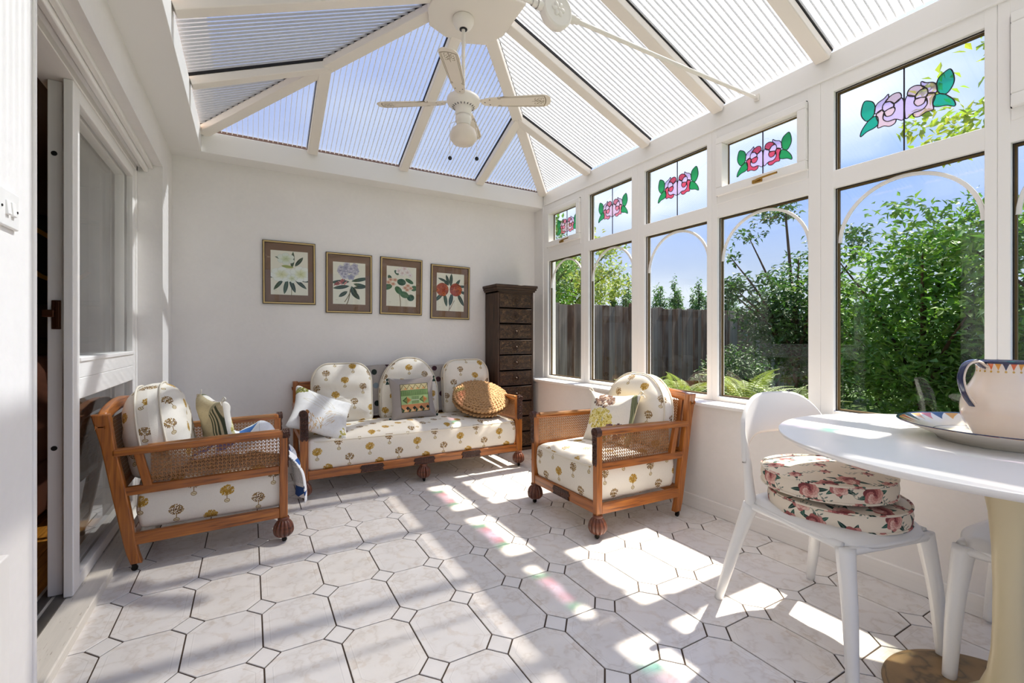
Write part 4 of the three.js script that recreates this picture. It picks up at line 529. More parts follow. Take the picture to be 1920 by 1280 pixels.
// ---------------------------------------------------------------- tall chest of drawers
{
  const x0 = 2.074, x1 = 2.478, z0 = -4.175, z1 = -3.905, t = thing('chest_of_drawers', 'tall narrow dark carved chest of drawers in the corner', 'chest', { pos: [(x0 + x1) / 2, 0, (z0 + z1) / 2] }), w = x1 - x0, d = z1 - z0;
  part(t, 'carcass', merge(wbox(-w / 2, -w / 2 + 0.018, 0, 1.572, -d / 2, d / 2, 0.002), wbox(w / 2 - 0.018, w / 2, 0, 1.572, -d / 2, d / 2, 0.002), wbox(-w / 2, w / 2, 1.555, 1.575, -d / 2, d / 2, 0.002), wbox(-w / 2 + 0.01, w / 2 - 0.01, 0, 1.57, -d / 2, -d / 2 + 0.012, 0), wbox(-w / 2, w / 2, 0, 0.03, -d / 2, d / 2, 0.002)), mChest);
  part(t, 'cornice', merge(wbox(-w / 2 - 0.015, w / 2 + 0.015, 1.572, 1.590, -d / 2, d / 2 + 0.015, 0.005), wbox(-w / 2 - 0.026, w / 2 + 0.026, 1.588, 1.612, -d / 2, d / 2 + 0.026, 0.007), wbox(-w / 2 - 0.034, w / 2 + 0.034, 1.610, 1.636, -d / 2, d / 2 + 0.034, 0.006)), mChest);
  for (let k = 0; k < 10; k++) { const y1 = 1.553 - k * 0.1525, y0 = y1 - 0.137, yc = (y0 + y1) / 2, zf = d / 2 - 0.004, off = (hash(k, 3, 9) - 0.5) * 0.008;
    const dr = part(t, 'drawer', uvBox(bb(-w / 2 + 0.021, w / 2 - 0.021, y0, y1, zf - 0.03, zf + off, 0.003), [k * 0.21, k * 0.13]), mChestCarve), zz = zf + off, W = w / 2 - 0.035, H = 0.055, pts = [[-W, 0], [0, H], [W, 0], [0, -H]];
    part(dr, 'drawer_edge', uvBox(merge(bb(-w / 2 + 0.021, w / 2 - 0.021, y1 - 0.007, y1, zz - 0.006, zz + 0.006, 0.002), bb(-w / 2 + 0.021, w / 2 - 0.021, y0, y0 + 0.007, zz - 0.006, zz + 0.006, 0.002), bb(-w / 2 + 0.021, -w / 2 + 0.029, y0 + 0.007, y1 - 0.007, zz - 0.006, zz + 0.006, 0.002), bb(w / 2 - 0.029, w / 2 - 0.021, y0 + 0.007, y1 - 0.007, zz - 0.006, zz + 0.006, 0.002))), mChest);
    part(dr, 'carved_diamond', uvBox(merge(...pts.map((p, i) => { const q = pts[(i + 1) % 4]; return bar(V(p[0], yc + p[1], zz + 0.001), V(q[0], yc + q[1], zz + 0.001), 0.008, 0.007, V(0, 0, 1)); }), ...[-1, 1].flatMap((s) => [0.25, 0.5, 0.75].map((f) => bar(V(s * 0.05, yc, zz), V(s * lerp(0.06, W, f), yc + H * (1 - f) * 0.95 * (f > 0.6 ? 0 : 1), zz), 0.005, 0.005, V(0, 0, 1)))))), mChestCarve);
    { const tg = new THREE.TorusGeometry(0.033, 0.006, 8, 28); tg.translate(0, yc, zz); const tg2 = new THREE.TorusGeometry(0.022, 0.004, 6, 24); tg2.translate(0, yc, zz + 0.001); part(dr, 'rosette', uvBox(merge(tg, tg2)), mChestCarve); const kg = new THREE.SphereGeometry(0.011, 14, 10); kg.translate(0, yc, zz + 0.014); part(dr, 'knob', merge(kg, (() => { const c = new THREE.CylinderGeometry(0.006, 0.008, 0.012, 12); c.rotateX(Math.PI / 2); c.translate(0, yc, zz + 0.005); return c; })()), mChest); } }
}

// ---------------------------------------------------------------- four framed flower prints
{
  const paper = (g, w, h) => { g.fillStyle = '#ebe6d6'; g.fillRect(0, 0, w, h); for (let i = 0; i < 1500; i++) { g.fillStyle = 'rgba(160,140,100,0.05)'; g.fillRect(rnd() * w, rnd() * h, 3, 3); } g.fillStyle = '#7d776a'; g.fillRect(40, h * 0.9, 34, 2); };
  const petalFlower = (g, x, y, R, n, c1, c2, rot = 0, sq = 1) => { for (let i = 0; i < n; i++) { const a = rot + i / n * 6.283; g.save(); g.translate(x, y); g.scale(1, sq); g.rotate(a); const gr = g.createLinearGradient(0, 0, R, 0); gr.addColorStop(0, c2); gr.addColorStop(0.6, c1); gr.addColorStop(1, c1); g.fillStyle = gr; g.beginPath(); g.moveTo(0, 0); g.bezierCurveTo(R * 0.3, -R * 0.55, R * 1.0, -R * 0.5, R, 0); g.bezierCurveTo(R, R * 0.5, R * 0.3, R * 0.55, 0, 0); g.fill(); g.strokeStyle = 'rgba(90,95,80,0.35)'; g.lineWidth = 1.5; g.stroke(); g.restore(); } };
  const stem = (g, a, b, e, lw, c) => { g.strokeStyle = c; g.lineWidth = lw; g.lineCap = 'round'; g.beginPath(); g.moveTo(...a); g.quadraticCurveTo(...b, ...e); g.stroke(); };
  const big = (f) => (g, w, h) => { paper(g, w, h); g.save(); g.translate(w / 2, h * 0.47); g.scale(1.22, 1.16); g.translate(-w / 2, -h * 0.47); f(g, w, h); g.restore(); };
  const G1 = '#2f4630', G2 = '#24372a', V1 = '#6d8460';
  const draw = [
    big((g, w, h) => { stem(g, [w * .52, h * .58], [w * .56, h * .8], [w * .53, h], 6, '#6b6b3a'); for (const [x, y, L, W, a] of [[.50, .60, 190, 34, 1.25], [.45, .62, 190, 32, 1.75], [.36, .62, 170, 30, 2.2], [.62, .62, 170, 30, .75], [.7, .62, 140, 24, .15], [.3, .55, 170, 22, 2.95], [.62, .36, 150, 30, -.95], [.55, .40, 210, 30, -1.5], [.48, .25, 150, 24, 3.4], [.18, .5, 90, 18, 2.5]]) leafPath(g, w * x, h * y, L, W, a, rnd() < 0.5 ? G1 : G2, V1); petalFlower(g, w * .42, h * .22, 95, 6, '#dfe4d8', '#b9c590', 2.6, .8); leafPath(g, w * .32, h * .36, 130, 26, .12, '#a8b064', '#6f7a3c'); petalFlower(g, w * .33, h * .53, 125, 7, '#eef0e8', '#d3d39a', .3, .75); petalFlower(g, w * .75, h * .51, 120, 7, '#f0f2ea', '#cfd08f', .9, .85); petalFlower(g, w * .55, h * .60, 60, 5, '#e6eadf', '#c6cc98'); }),
    big((g, w, h) => { stem(g, [w * .52, h * .62], [w * .5, h * .85], [w * .4, h * .97], 10, '#6b5a32'); stem(g, [w * .55, h * .62], [w * .47, h * .78], [w * .38, h * .88], 9, '#75643a'); for (const [x, y, L, W, a] of [[.5, .46, 220, 38, 3.05], [.55, .45, 230, 34, -.25], [.6, .5, 190, 34, .2], [.5, .55, 200, 34, 2.95], [.55, .55, 170, 50, 1.2], [.58, .65, 140, 40, .9], [.45, .66, 130, 34, 2.5], [.6, .58, 170, 28, -.1]]) leafPath(g, w * x, h * y, L, W, a, rnd() < 0.5 ? G1 : G2, V1); for (let i = 0; i < 26; i++) { const a = rr(0, 6.28), r = Math.sqrt(rnd()); petalFlower(g, w * .49 + Math.cos(a) * r * 110, h * .24 + Math.sin(a) * r * 95, rr(34, 48), 5, ['#b9b4c4', '#a8a6bb', '#cfcad4'][Math.floor(rnd() * 3)], '#8b86a0', rnd() * 6, .85); } for (let i = 0; i < 6; i++) leafPath(g, w * rr(.22, .46), h * rr(.44, .56), rr(60, 90), 16, rr(2.2, 5.5), ['#a8483f', '#c9837c', '#8f3a36'][i % 3], '#e5bcae'); }),
    big((g, w, h) => { stem(g, [w * .42, h * .62], [w * .5, h * .8], [w * .47, h], 9, '#6a5b3c'); for (const [x, y, R, r2, a] of [[.12, .52, 62, 38, -.4], [.5, .40, 58, 46, .1], [.42, .58, 62, 40, .9], [.85, .52, 46, 38, -.3], [.76, .73, 46, 50, 1.2], [.58, .67, 62, 44, .4], [.72, .37, 60, 26, .5], [.18, .32, 40, 24, 1.1], [.36, .2, 40, 22, .9]]) { g.save(); g.translate(w * x, h * y); g.rotate(a); g.fillStyle = rnd() < 0.5 ? '#3f6a45' : '#2f5540'; g.beginPath(); g.ellipse(0, 0, R, r2, 0, 0, 6.283); g.fill(); g.strokeStyle = '#86a078'; g.lineWidth = 2; g.beginPath(); g.moveTo(-R, 0); g.lineTo(R, 0); g.stroke(); g.restore(); } for (const [x, y, R] of [[.58, .10, 52], [.42, .16, 44], [.66, .18, 46], [.52, .20, 44], [.74, .24, 34]]) petalFlower(g, w * x, h * y, R, 5, '#efe6e2', '#d6b8b4', rnd() * 6); for (const [x, y] of [[.2, .36], [.32, .36], [.27, .45], [.14, .42], [.6, .52], [.68, .47], [.76, .52], [.66, .56]]) petalFlower(g, w * x, h * y, 34, 5, '#e3bfa6', '#b5684e', rnd() * 6, .8); }),
    big((g, w, h) => { stem(g, [w * .5, h * .55], [w * .5, h * .8], [w * .44, h], 8, '#6a4a38'); stem(g, [w * .62, h * .68], [w * .55, h * .78], [w * .49, h * .88], 7, '#7a5a42'); for (const [x, y, L, W, a] of [[.5, .36, 190, 34, -1.5], [.45, .32, 150, 28, -1.85], [.4, .26, 140, 24, 3.5], [.45, .34, 110, 26, 3.9], [.62, .38, 150, 30, -1.0], [.66, .36, 170, 26, -.1], [.75, .45, 160, 28, .35], [.72, .52, 200, 36, 1.1], [.55, .52, 190, 40, 1.75], [.32, .52, 200, 34, 1.4], [.28, .52, 170, 36, 2.3], [.3, .38, 130, 28, 2.6]]) leafPath(g, w * x, h * y, L, W, a, rnd() < 0.5 ? '#2e4a3e' : '#243c34', '#71897a'); for (const [x, y] of [[.26, .44], [.66, .43]]) { g.fillStyle = '#8c3a22'; g.beginPath(); g.ellipse(w * x, h * y, 88, 96, 0, 0, 6.283); g.fill(); for (let i = 0; i < 40; i++) { const a = rr(0, 6.28), r = Math.sqrt(rnd()) * 76; petalFlower(g, w * x + Math.cos(a) * r, h * y + Math.sin(a) * r * 1.05, rr(18, 26), 5, ['#c9562c', '#b8452a', '#d46a35', '#a63f2a'][Math.floor(rnd() * 4)], '#7e2c1c', rnd() * 6); } } })];
  const mMat = M({ map: tex(256, 256, (u, v) => { const a = fbm(u, v, 60, 60, 2, 303), b = fbm(u, v, 4, 4, 3, 304), k = 1 + 0.10 * (a - 0.5) + 0.04 * (b - 0.5); return [0.50 * k, 0.375 * k, 0.285 * k]; }, { srgb: true, rep: [4, 4] }), roughness: 0.9 });
  const mGold = M({ color: 0xcdb27c, roughness: 0.4, metalness: 0.55 }), mEdge = M({ color: 0x3a2c20, roughness: 0.6 });
  const L = ['framed print of large white lilies, leftmost on the back wall', 'framed print of a lilac rhododendron, second from left', 'framed print of pale pink blossom, third from left', 'framed print of two round orange flowers, nearest the chest'];
  [[0.088, 0.483, 1.394, 1.908, 0.006], [0.563, 0.951, 1.333, 1.853, 0.0], [1.021, 1.415, 1.330, 1.852, -0.012], [1.499, 1.905, 1.300, 1.822, -0.014]].forEach(([x0, x1, y0, y1, r], i) => {
    const w = x1 - x0, h = y1 - y0, t = thing('framed_print', L[i], 'picture', { pos: [(x0 + x1) / 2, (y0 + y1) / 2, ZB], rot: [0.0, 0, r], group: 'flower prints on the back wall' });
    const rim = (a, b, z0, z1) => merge(bb(-w / 2 + a, w / 2 - a, h / 2 - b, h / 2 - a, z0, z1, 0.002), bb(-w / 2 + a, w / 2 - a, -h / 2 + a, -h / 2 + b, z0, z1, 0.002), bb(-w / 2 + a, -w / 2 + b, -h / 2 + b, h / 2 - b, z0, z1, 0.002), bb(w / 2 - b, w / 2 - a, -h / 2 + b, h / 2 - b, z0, z1, 0.002));
    part(t, 'frame', merge(rim(0, 0.007, 0, 0.018), rim(0.014, 0.019, 0.004, 0.015)), mEdge); part(t, 'gold_bead', rim(0.005, 0.0155, 0.002, 0.021), mGold); part(t, 'backing', bb(-w / 2 + 0.005, w / 2 - 0.005, -h / 2 + 0.005, h / 2 - 0.005, 0, 0.006), mEdge);
    part(t, 'mount', uvBox(bb(-w / 2 + 0.012, w / 2 - 0.012, -h / 2 + 0.012, h / 2 - 0.012, 0.005, 0.009)), mMat);
    const pw = w * 0.70, ph = h * 0.70; reseed(300 + i); const pg = new THREE.PlaneGeometry(pw, ph); pg.translate(0, 0, 0.0098); part(t, 'print', flat(pg), M({ map: canvasTex(480, 640, draw[i], { clamp: true }), roughness: 0.85 }));
    const gl = new THREE.PlaneGeometry(w - 0.03, h - 0.03); gl.translate(0, 0, 0.013); part(t, 'glass', flat(gl), mGlass);
  });
}

// ---------------------------------------------------------------- white table, chairs and what is on them
const TC = [1.938, -0.449], TY = 0.80;
{
  const t = thing('pedestal_table', 'round white pedestal table at the right edge', 'table', { pos: [TC[0], 0, TC[1]] });
  part(t, 'table_top', lathe([[0, TY - 0.028], [0.45, TY - 0.028], [0.552, TY - 0.026], [0.575, TY - 0.019], [0.584, TY - 0.008], [0.585, TY - 0.003], [0.582, TY], [0, TY]], 128), MP({ color: 0xf1efec, roughness: 0.33, clearcoat: 0.3, clearcoatRoughness: 0.25 }));
  part(t, 'pedestal', lathe([[0, TY - 0.028], [0.115, TY - 0.028], [0.11, TY - 0.034], [0.075, TY - 0.06], [0.055, TY - 0.12], [0.042, TY - 0.20], [0.035, TY - 0.30], [0.032, TY - 0.42], [0.033, 0.27], [0.036, 0.19], [0.045, 0.12], [0.062, 0.07], [0.10, 0.030], [0, 0.026]], 72), MP({ color: 0xdfcfa6, roughness: 0.4, clearcoat: 0.2, clearcoatRoughness: 0.3 }), 'yellowed cream pedestal');
  part(t, 'base', lathe([[0, 0.032], [0.10, 0.031], [0.13, 0.0165], [0.20, 0.0135], [0.272, 0.011], [0.288, 0.009], [0.291, 0.004], [0.288, 0.0015], [0, 0.0015]], 96), M({ map: tex(512, 512, (u, v) => { const a = fbm(u, v, 6, 3, 5, 401), b = Math.pow(1 - Math.abs(2 * fbm(u, v, 12, 6, 4, 402) - 1), 8); const k = 0.9 + 0.25 * (a - 0.5) - 0.35 * b; return [0.62 * k, 0.49 * k, 0.31 * k]; }, { srgb: true }), roughness: 0.45 }), 'tan base disc with darker veins');  // tan colour with darker veins from noise
}
function plasticChair(label, pos, yaw) {             // faces +z in its own axes
  const t = thing('plastic_chair', label, 'chair', { pos, rot: [0, yaw, 0], group: 'white plastic chairs at the table' }), SY = 0.455;
  const half = (v) => lerp(0.205, 0.225, sstep(-0.22, 0.1, v)) ;
  const seat = grid(40, 40, (u, v) => { const a = 2 * u - 1, b = 2 * v - 1, sx = a * Math.sqrt(1 - b * b * b * b / 2.6), sz = b * Math.sqrt(1 - a * a * a * a / 2.6), z = sz * 0.245, x = sx * half(z), rr2 = Math.max(Math.abs(a), Math.abs(b)); const y = SY - 0.014 * (1 - a * a) * (1 - b * b) - 0.022 * sstep(0.82, 1.0, rr2) - 0.012 * sstep(0.6, 1, b); return [x, y, z]; }, 0.014);
  const sp = seat.attributes.position; part(t, 'seat', seat, mPlastic);
  for (const s of [-1, 1]) {
    part(t, 'leg', taper([V(s * 0.192, SY - 0.030, 0.205), V(s * 0.198, SY - 0.09, 0.213), V(s * 0.208, 0.22, 0.232), V(s * 0.217, 0, 0.247)], [0.030, 0.0245, 0.0215, 0.0185], 20, 16), mPlastic);
    part(t, 'leg', taper([V(s * 0.188, SY - 0.025, -0.190), V(s * 0.200, SY - 0.09, -0.208), V(s * 0.228, 0.22, -0.242), V(s * 0.262, 0, -0.292)], [0.030, 0.024, 0.021, 0.0165], 20, 16), mPlastic);
    part(t, 'apron', taper([V(s * 0.20, SY - 0.03, 0.20), V(s * 0.212, SY - 0.022, 0), V(s * 0.19, SY - 0.03, -0.19)], [0.016, 0.012, 0.016], 14, 8), mPlastic);
  }
  part(t, 'front_apron', taper([V(-0.19, SY - 0.04, 0.215), V(0, SY - 0.034, 0.232), V(0.19, SY - 0.04, 0.215)], [0.016, 0.012, 0.016], 16, 8), mPlastic);
  // one-piece back: a rounded band carried by two posts
  const lean = (y) => -0.205 - 0.045 * Math.pow((y - SY) / 0.43, 1.3), bow = (a) => 0.035 * a * a;
  const L = []; for (const s of [-1, 1]) L.push(taper([V(s * 0.188, SY - 0.03, -0.19), V(s * 0.200, SY + 0.05, lean(SY + 0.05) + 0.02), V(s * 0.212, SY + 0.18, lean(SY + 0.18) + 0.03), V(s * 0.217, SY + 0.27, lean(SY + 0.27) + 0.03), V(s * 0.214, SY + 0.31, lean(SY + 0.31) + 0.03)], [0.024, 0.019, 0.0165, 0.012, 0.006], 26, 12));
  const band = grid(48, 16, (u, v) => { const a = 2 * u - 1, top = SY + 0.43 - 0.11 * Math.pow(Math.abs(a), 3.4), q = Math.abs(a), bot = SY + 0.262 - 0.11 * Math.pow(q, 6), y = lerp(bot, top, v), x = a * 0.228 * (1 - 0.05 * v * v); return [x, y, lean(y) + bow(a) + 0.005]; }, 0.016);
  part(t, 'backrest', merge(...L, band), mPlastic); 
  part(t, 'lower_back', taper([V(-0.18, SY - 0.03, -0.205), V(0, SY - 0.022, -0.225), V(0.18, SY - 0.03, -0.205)], [0.02, 0.017, 0.02], 16, 10), mPlastic);
  return t;
}
const CH = [1.948, -0.935];
plasticChair('white plastic chair holding the floral cushions', [CH[0], 0, CH[1]], -0.21);
plasticChair('white plastic chair pushed in behind the table pedestal', [2.226, 0.0155, -0.375], -Math.PI / 2);
// two round floral seat pads stacked on the chair
{
  const tf = canvasTex(1536, 768, (g, w, h) => {
    reseed(91); g.fillStyle = '#e9dcc8'; g.fillRect(0, 0, w, h);
    const rose = (x, y, R) => { for (let k = 5; k >= 0; k--) { const r = R * (0.28 + 0.15 * k); for (let i = 0; i < 7; i++) { const a = i / 7 * 6.283 + k * 0.5; g.fillStyle = ['#7c3a3c', '#a85e5a', '#c98a80', '#d9a698', '#e3bcae', '#b8736c'][(k + i) % 6]; g.beginPath(); g.ellipse(x + Math.cos(a) * r * 0.6, y + Math.sin(a) * r * 0.6, r * 0.55, r * 0.42, a, 0, 6.283); g.fill(); g.strokeStyle = 'rgba(90,35,35,0.45)'; g.lineWidth = 1.6; g.stroke(); } } };
    const at = []; for (let i = 0; i < 17; i++) { let x, y, n = 0; do { x = rr(0, w); y = rr(0, h); n++; } while (n < 60 && at.some(([a, b]) => Math.min(Math.abs(a - x), w - Math.abs(a - x)) ** 2 + Math.min(Math.abs(b - y), h - Math.abs(b - y)) ** 2 < 210 * 210)); at.push([x, y]); }
    at.forEach(([x, y], i) => { const R = i % 3 ? rr(66, 92) : rr(34, 48); for (const dx of [-w, 0, w]) for (const dy of [-h, 0, h]) { const X = x + dx, Y = y + dy; if (X < -200 || X > w + 200 || Y < -200 || Y > h + 200) continue; for (let k = 0; k < 6; k++) leafPath(g, X, Y, R * (1.5 + (k % 3) * 0.3), R * 0.36, k * 1.05 + i, ['#1f4038', '#2c5548', '#17332d'][k % 3], '#7f9a86'); g.strokeStyle = '#75786a'; g.lineWidth = 3; g.beginPath(); g.moveTo(X, Y); g.bezierCurveTo(X + 120, Y - 60, X + 60, Y + 120, X + 170, Y + 90); g.stroke(); for (let k = 0; k < 5; k++) leafPath(g, X + 80 + k * 18, Y + 30 + k * 12, 34, 8, -0.6 + (k % 2) * 1.6, k % 2 ? '#8b8c80' : '#6f7c70'); rose(X, Y, R); } });
  }, { rep: [1 / 0.62, 1 / 0.31] });
  const m = M({ map: tf, roughness: 0.8, bumpMap: weave, bumpScale: 0.0005 });
  function pad(label, pos, rot, off, R) {
    const t = thing('round_cushion', label, 'cushion', { pos, rot, group: 'floral pads stacked on the chair' }), h = 0.068;
    const side = lathe([[R - 0.003, 0.004], [R, 0.010], [R + 0.003, h / 2], [R, h - 0.010], [R - 0.003, h - 0.004]], 72), uv = side.attributes.uv, p = side.attributes.position; for (let i = 0; i < uv.count; i++) uv.setXY(i, uv.getX(i) * 2 * Math.PI * R + off, p.getY(i) + off); part(t, 'gusset', side, m);
    for (const s of [1, -1]) { const g = lathe((s > 0 ? [[R - 0.003, h - 0.004], [R * 0.8, h + 0.004], [R * 0.45, h + 0.010], [0, h + 0.012]] : [[0, 0.0], [R * 0.6, 0.0], [R - 0.003, 0.004]]), 64), q = g.attributes.position, v = g.attributes.uv; for (let i = 0; i < v.count; i++) v.setXY(i, q.getX(i) + off * 2, q.getZ(i) + off); part(t, s > 0 ? 'top' : 'underside', g, m); const tg = new THREE.TorusGeometry(R - 0.001, 0.0045, 8, 96); tg.rotateX(Math.PI / 2); tg.translate(0, s > 0 ? h - 0.004 : 0.0045, 0); const tu = tg.attributes.uv; for (let i = 0; i < tu.count; i++) tu.setXY(i, tu.getX(i) * 1.4 + off, 0.02 * tu.getY(i) + off); part(t, 'piping', flat(tg), m); }
  }
  pad('lower round floral seat pad on the white chair', [1.975, 0.452, -0.925], [0.0, 0.6, 0.012], 0.07, 0.228);
  pad('upper round floral seat pad under the table edge', [1.965, 0.538, -0.955], [0.02, 2.1, -0.03], 0.33, 0.222);
}
// painted plate and jug
{
  const cols = ['#d9622b', '#e0992a', '#1d2547', '#d4532a', '#e6b03a'];
  const mp = MP({ map: canvasTex(1024, 256, (g, w, h) => { g.fillStyle = '#efe5d4'; g.fillRect(0, 0, w, h); for (let i = 0; i < 36; i++) { const x = i * w / 36; g.fillStyle = cols[i % 3 === 0 ? 0 : i % 3 === 1 ? 1 : 2]; g.beginPath(); g.moveTo(x, 10); g.lineTo(x + w / 36, 10); g.lineTo(x + w / 36 * 1.1, 70); g.fill(); } g.fillStyle = '#1b2750'; g.fillRect(0, 0, w, 13); g.fillRect(0, 116, w, 3); }), roughness: 0.22, clearcoat: 0.6, clearcoatRoughness: 0.1 });
  const R = 0.256, pr = [[0, 0.014], [0.10, 0.014], [0.145, 0.016], [0.165, 0.022], [0.20, 0.036], [R - 0.006, 0.052], [R, 0.0545], [R, 0.0515], [R - 0.02, 0.044], [0.19, 0.024], [0.162, 0.012], [0.155, 0.001], [0.145, 0.001], [0.14, 0.006], [0, 0.006]];
  const g = lathe(pr, 128), uv = g.attributes.uv, p = g.attributes.position, nn = g.attributes.normal; for (let i = 0; i < uv.count; i++) { const r = Math.hypot(p.getX(i), p.getZ(i)), y = p.getY(i), upper = nn.getY(i) > 0; uv.setXY(i, uv.getX(i), upper || r > R - 0.004 ? 1 - (R - r) / 0.2 * 0.98 - 0.012 : 0.25); }
  one('plate', 'large painted plate with coloured zigzag rim under the jug', 'plate', g, mp, { pos: [1.998, TY, -0.468] });
  const t = thing('jug', 'cream pottery jug with orange and blue rim triangles', 'jug', { pos: [1.998, TY + 0.0145, -0.468] });
  const mj = MP({ map: canvasTex(1024, 512, (g, w, h) => { g.fillStyle = '#eddccb'; g.fillRect(0, 0, w, h); reseed(97); for (let i = 0; i < 60; i++) { g.strokeStyle = 'rgba(255,250,240,0.25)'; g.lineWidth = 1.5; const x = rnd() * w, y = rnd() * h; g.beginPath(); g.moveTo(x, y); g.quadraticCurveTo(x + 20, y - 6, x + 44, y + rr(-8, 8)); g.stroke(); } const n = 26; for (let i = 0; i < n; i++) { const x = i * w / n; g.fillStyle = ['#d9622b', '#dd9428', '#1d2547'][i % 3]; g.beginPath(); g.moveTo(x + 3, 18); g.lineTo(x + w / n - 3, 18); g.lineTo(x + w / n / 2, 62); g.fill(); g.fillStyle = '#c79a3a'; g.beginPath(); g.ellipse(x + w / n / 2, 70, 7, 7, 0, 0, 6.283); g.fill(); } g.fillStyle = '#1b2750'; g.fillRect(0, 0, w, 19); }), roughness: 0.18, clearcoat: 0.7, clearcoatRoughness: 0.06 });
  const prof = [[0.0, 0.002], [0.0629, 0.002], [0.0672, 0.0], [0.0708, 0.006], [0.0844, 0.028], [0.0972, 0.055], [0.1022, 0.085], [0.0994, 0.115], [0.0894, 0.145], [0.0758, 0.172], [0.0672, 0.195], [0.0651, 0.212], [0.0679, 0.226], [0.0736, 0.234], [0.0715, 0.236], [0.0651, 0.226], [0.0615, 0.21], [0.0636, 0.19], [0.0858, 0.14], [0.0958, 0.09], [0.0786, 0.03], [0.0, 0.012]];
  const c = new THREE.CatmullRomCurve3(prof.slice(3, 14).map(([r, y]) => V(r, y, 0))), fine = [...prof.slice(0, 3), ...c.getPoints(40).map((q) => [q.x, q.y]), ...prof.slice(14)], b = lathe(fine, 96), bu = b.attributes.uv, bp = b.attributes.position; for (let i = 0; i < bu.count; i++) bu.setXY(i, bu.getX(i), 1 - (0.236 - bp.getY(i)) / 0.236); part(t, 'body', b, mj);
  const lx = -0.868, lz = -0.496, h = (r, y) => V(lx * r, y, lz * r), hp = new THREE.CatmullRomCurve3([h(0.066, 0.218), h(0.089, 0.233), h(0.117, 0.224), h(0.133, 0.19), h(0.129, 0.155), h(0.116, 0.125), h(0.098, 0.10)]);
  const sw = V(lz, 0, -lx), N = 44, hg = (k0, k1, th) => grid(N, 10, (u, v) => { const q = hp.getPoint(u), d = hp.getTangent(u), nrm = d.clone().cross(sw).normalize(), a = v * 2 * Math.PI, ww = 0.014 - 0.004 * Math.sin(u * Math.PI); return [q.x + sw.x * Math.cos(a) * ww + nrm.x * Math.sin(a) * th, q.y + nrm.y * Math.sin(a) * th, q.z + sw.z * Math.cos(a) * ww + nrm.z * Math.sin(a) * th, 0.5, 0.35]; });
  part(t, 'handle', hg(0, 1, 0.0055), mj); part(t, 'handle_stripe', grid(N, 6, (u, v) => { const q = hp.getPoint(u), d = hp.getTangent(u), nrm = d.clone().cross(sw).normalize(), ww = 0.0095, s = Math.sign(nrm.dot(V(lx, 0.2, lz))) || 1, k = (2 * v - 1) * ww, o = s * (0.0058 + 0.0012 * (1 - (2 * v - 1) ** 2)); return [q.x + sw.x * k + nrm.x * o, q.y + nrm.y * o, q.z + sw.z * k + nrm.z * o]; }, 0.0006), MP({ color: 0x1b2750, roughness: 0.2, clearcoat: 0.6 }), 'blue painted stripe on the handle');
}
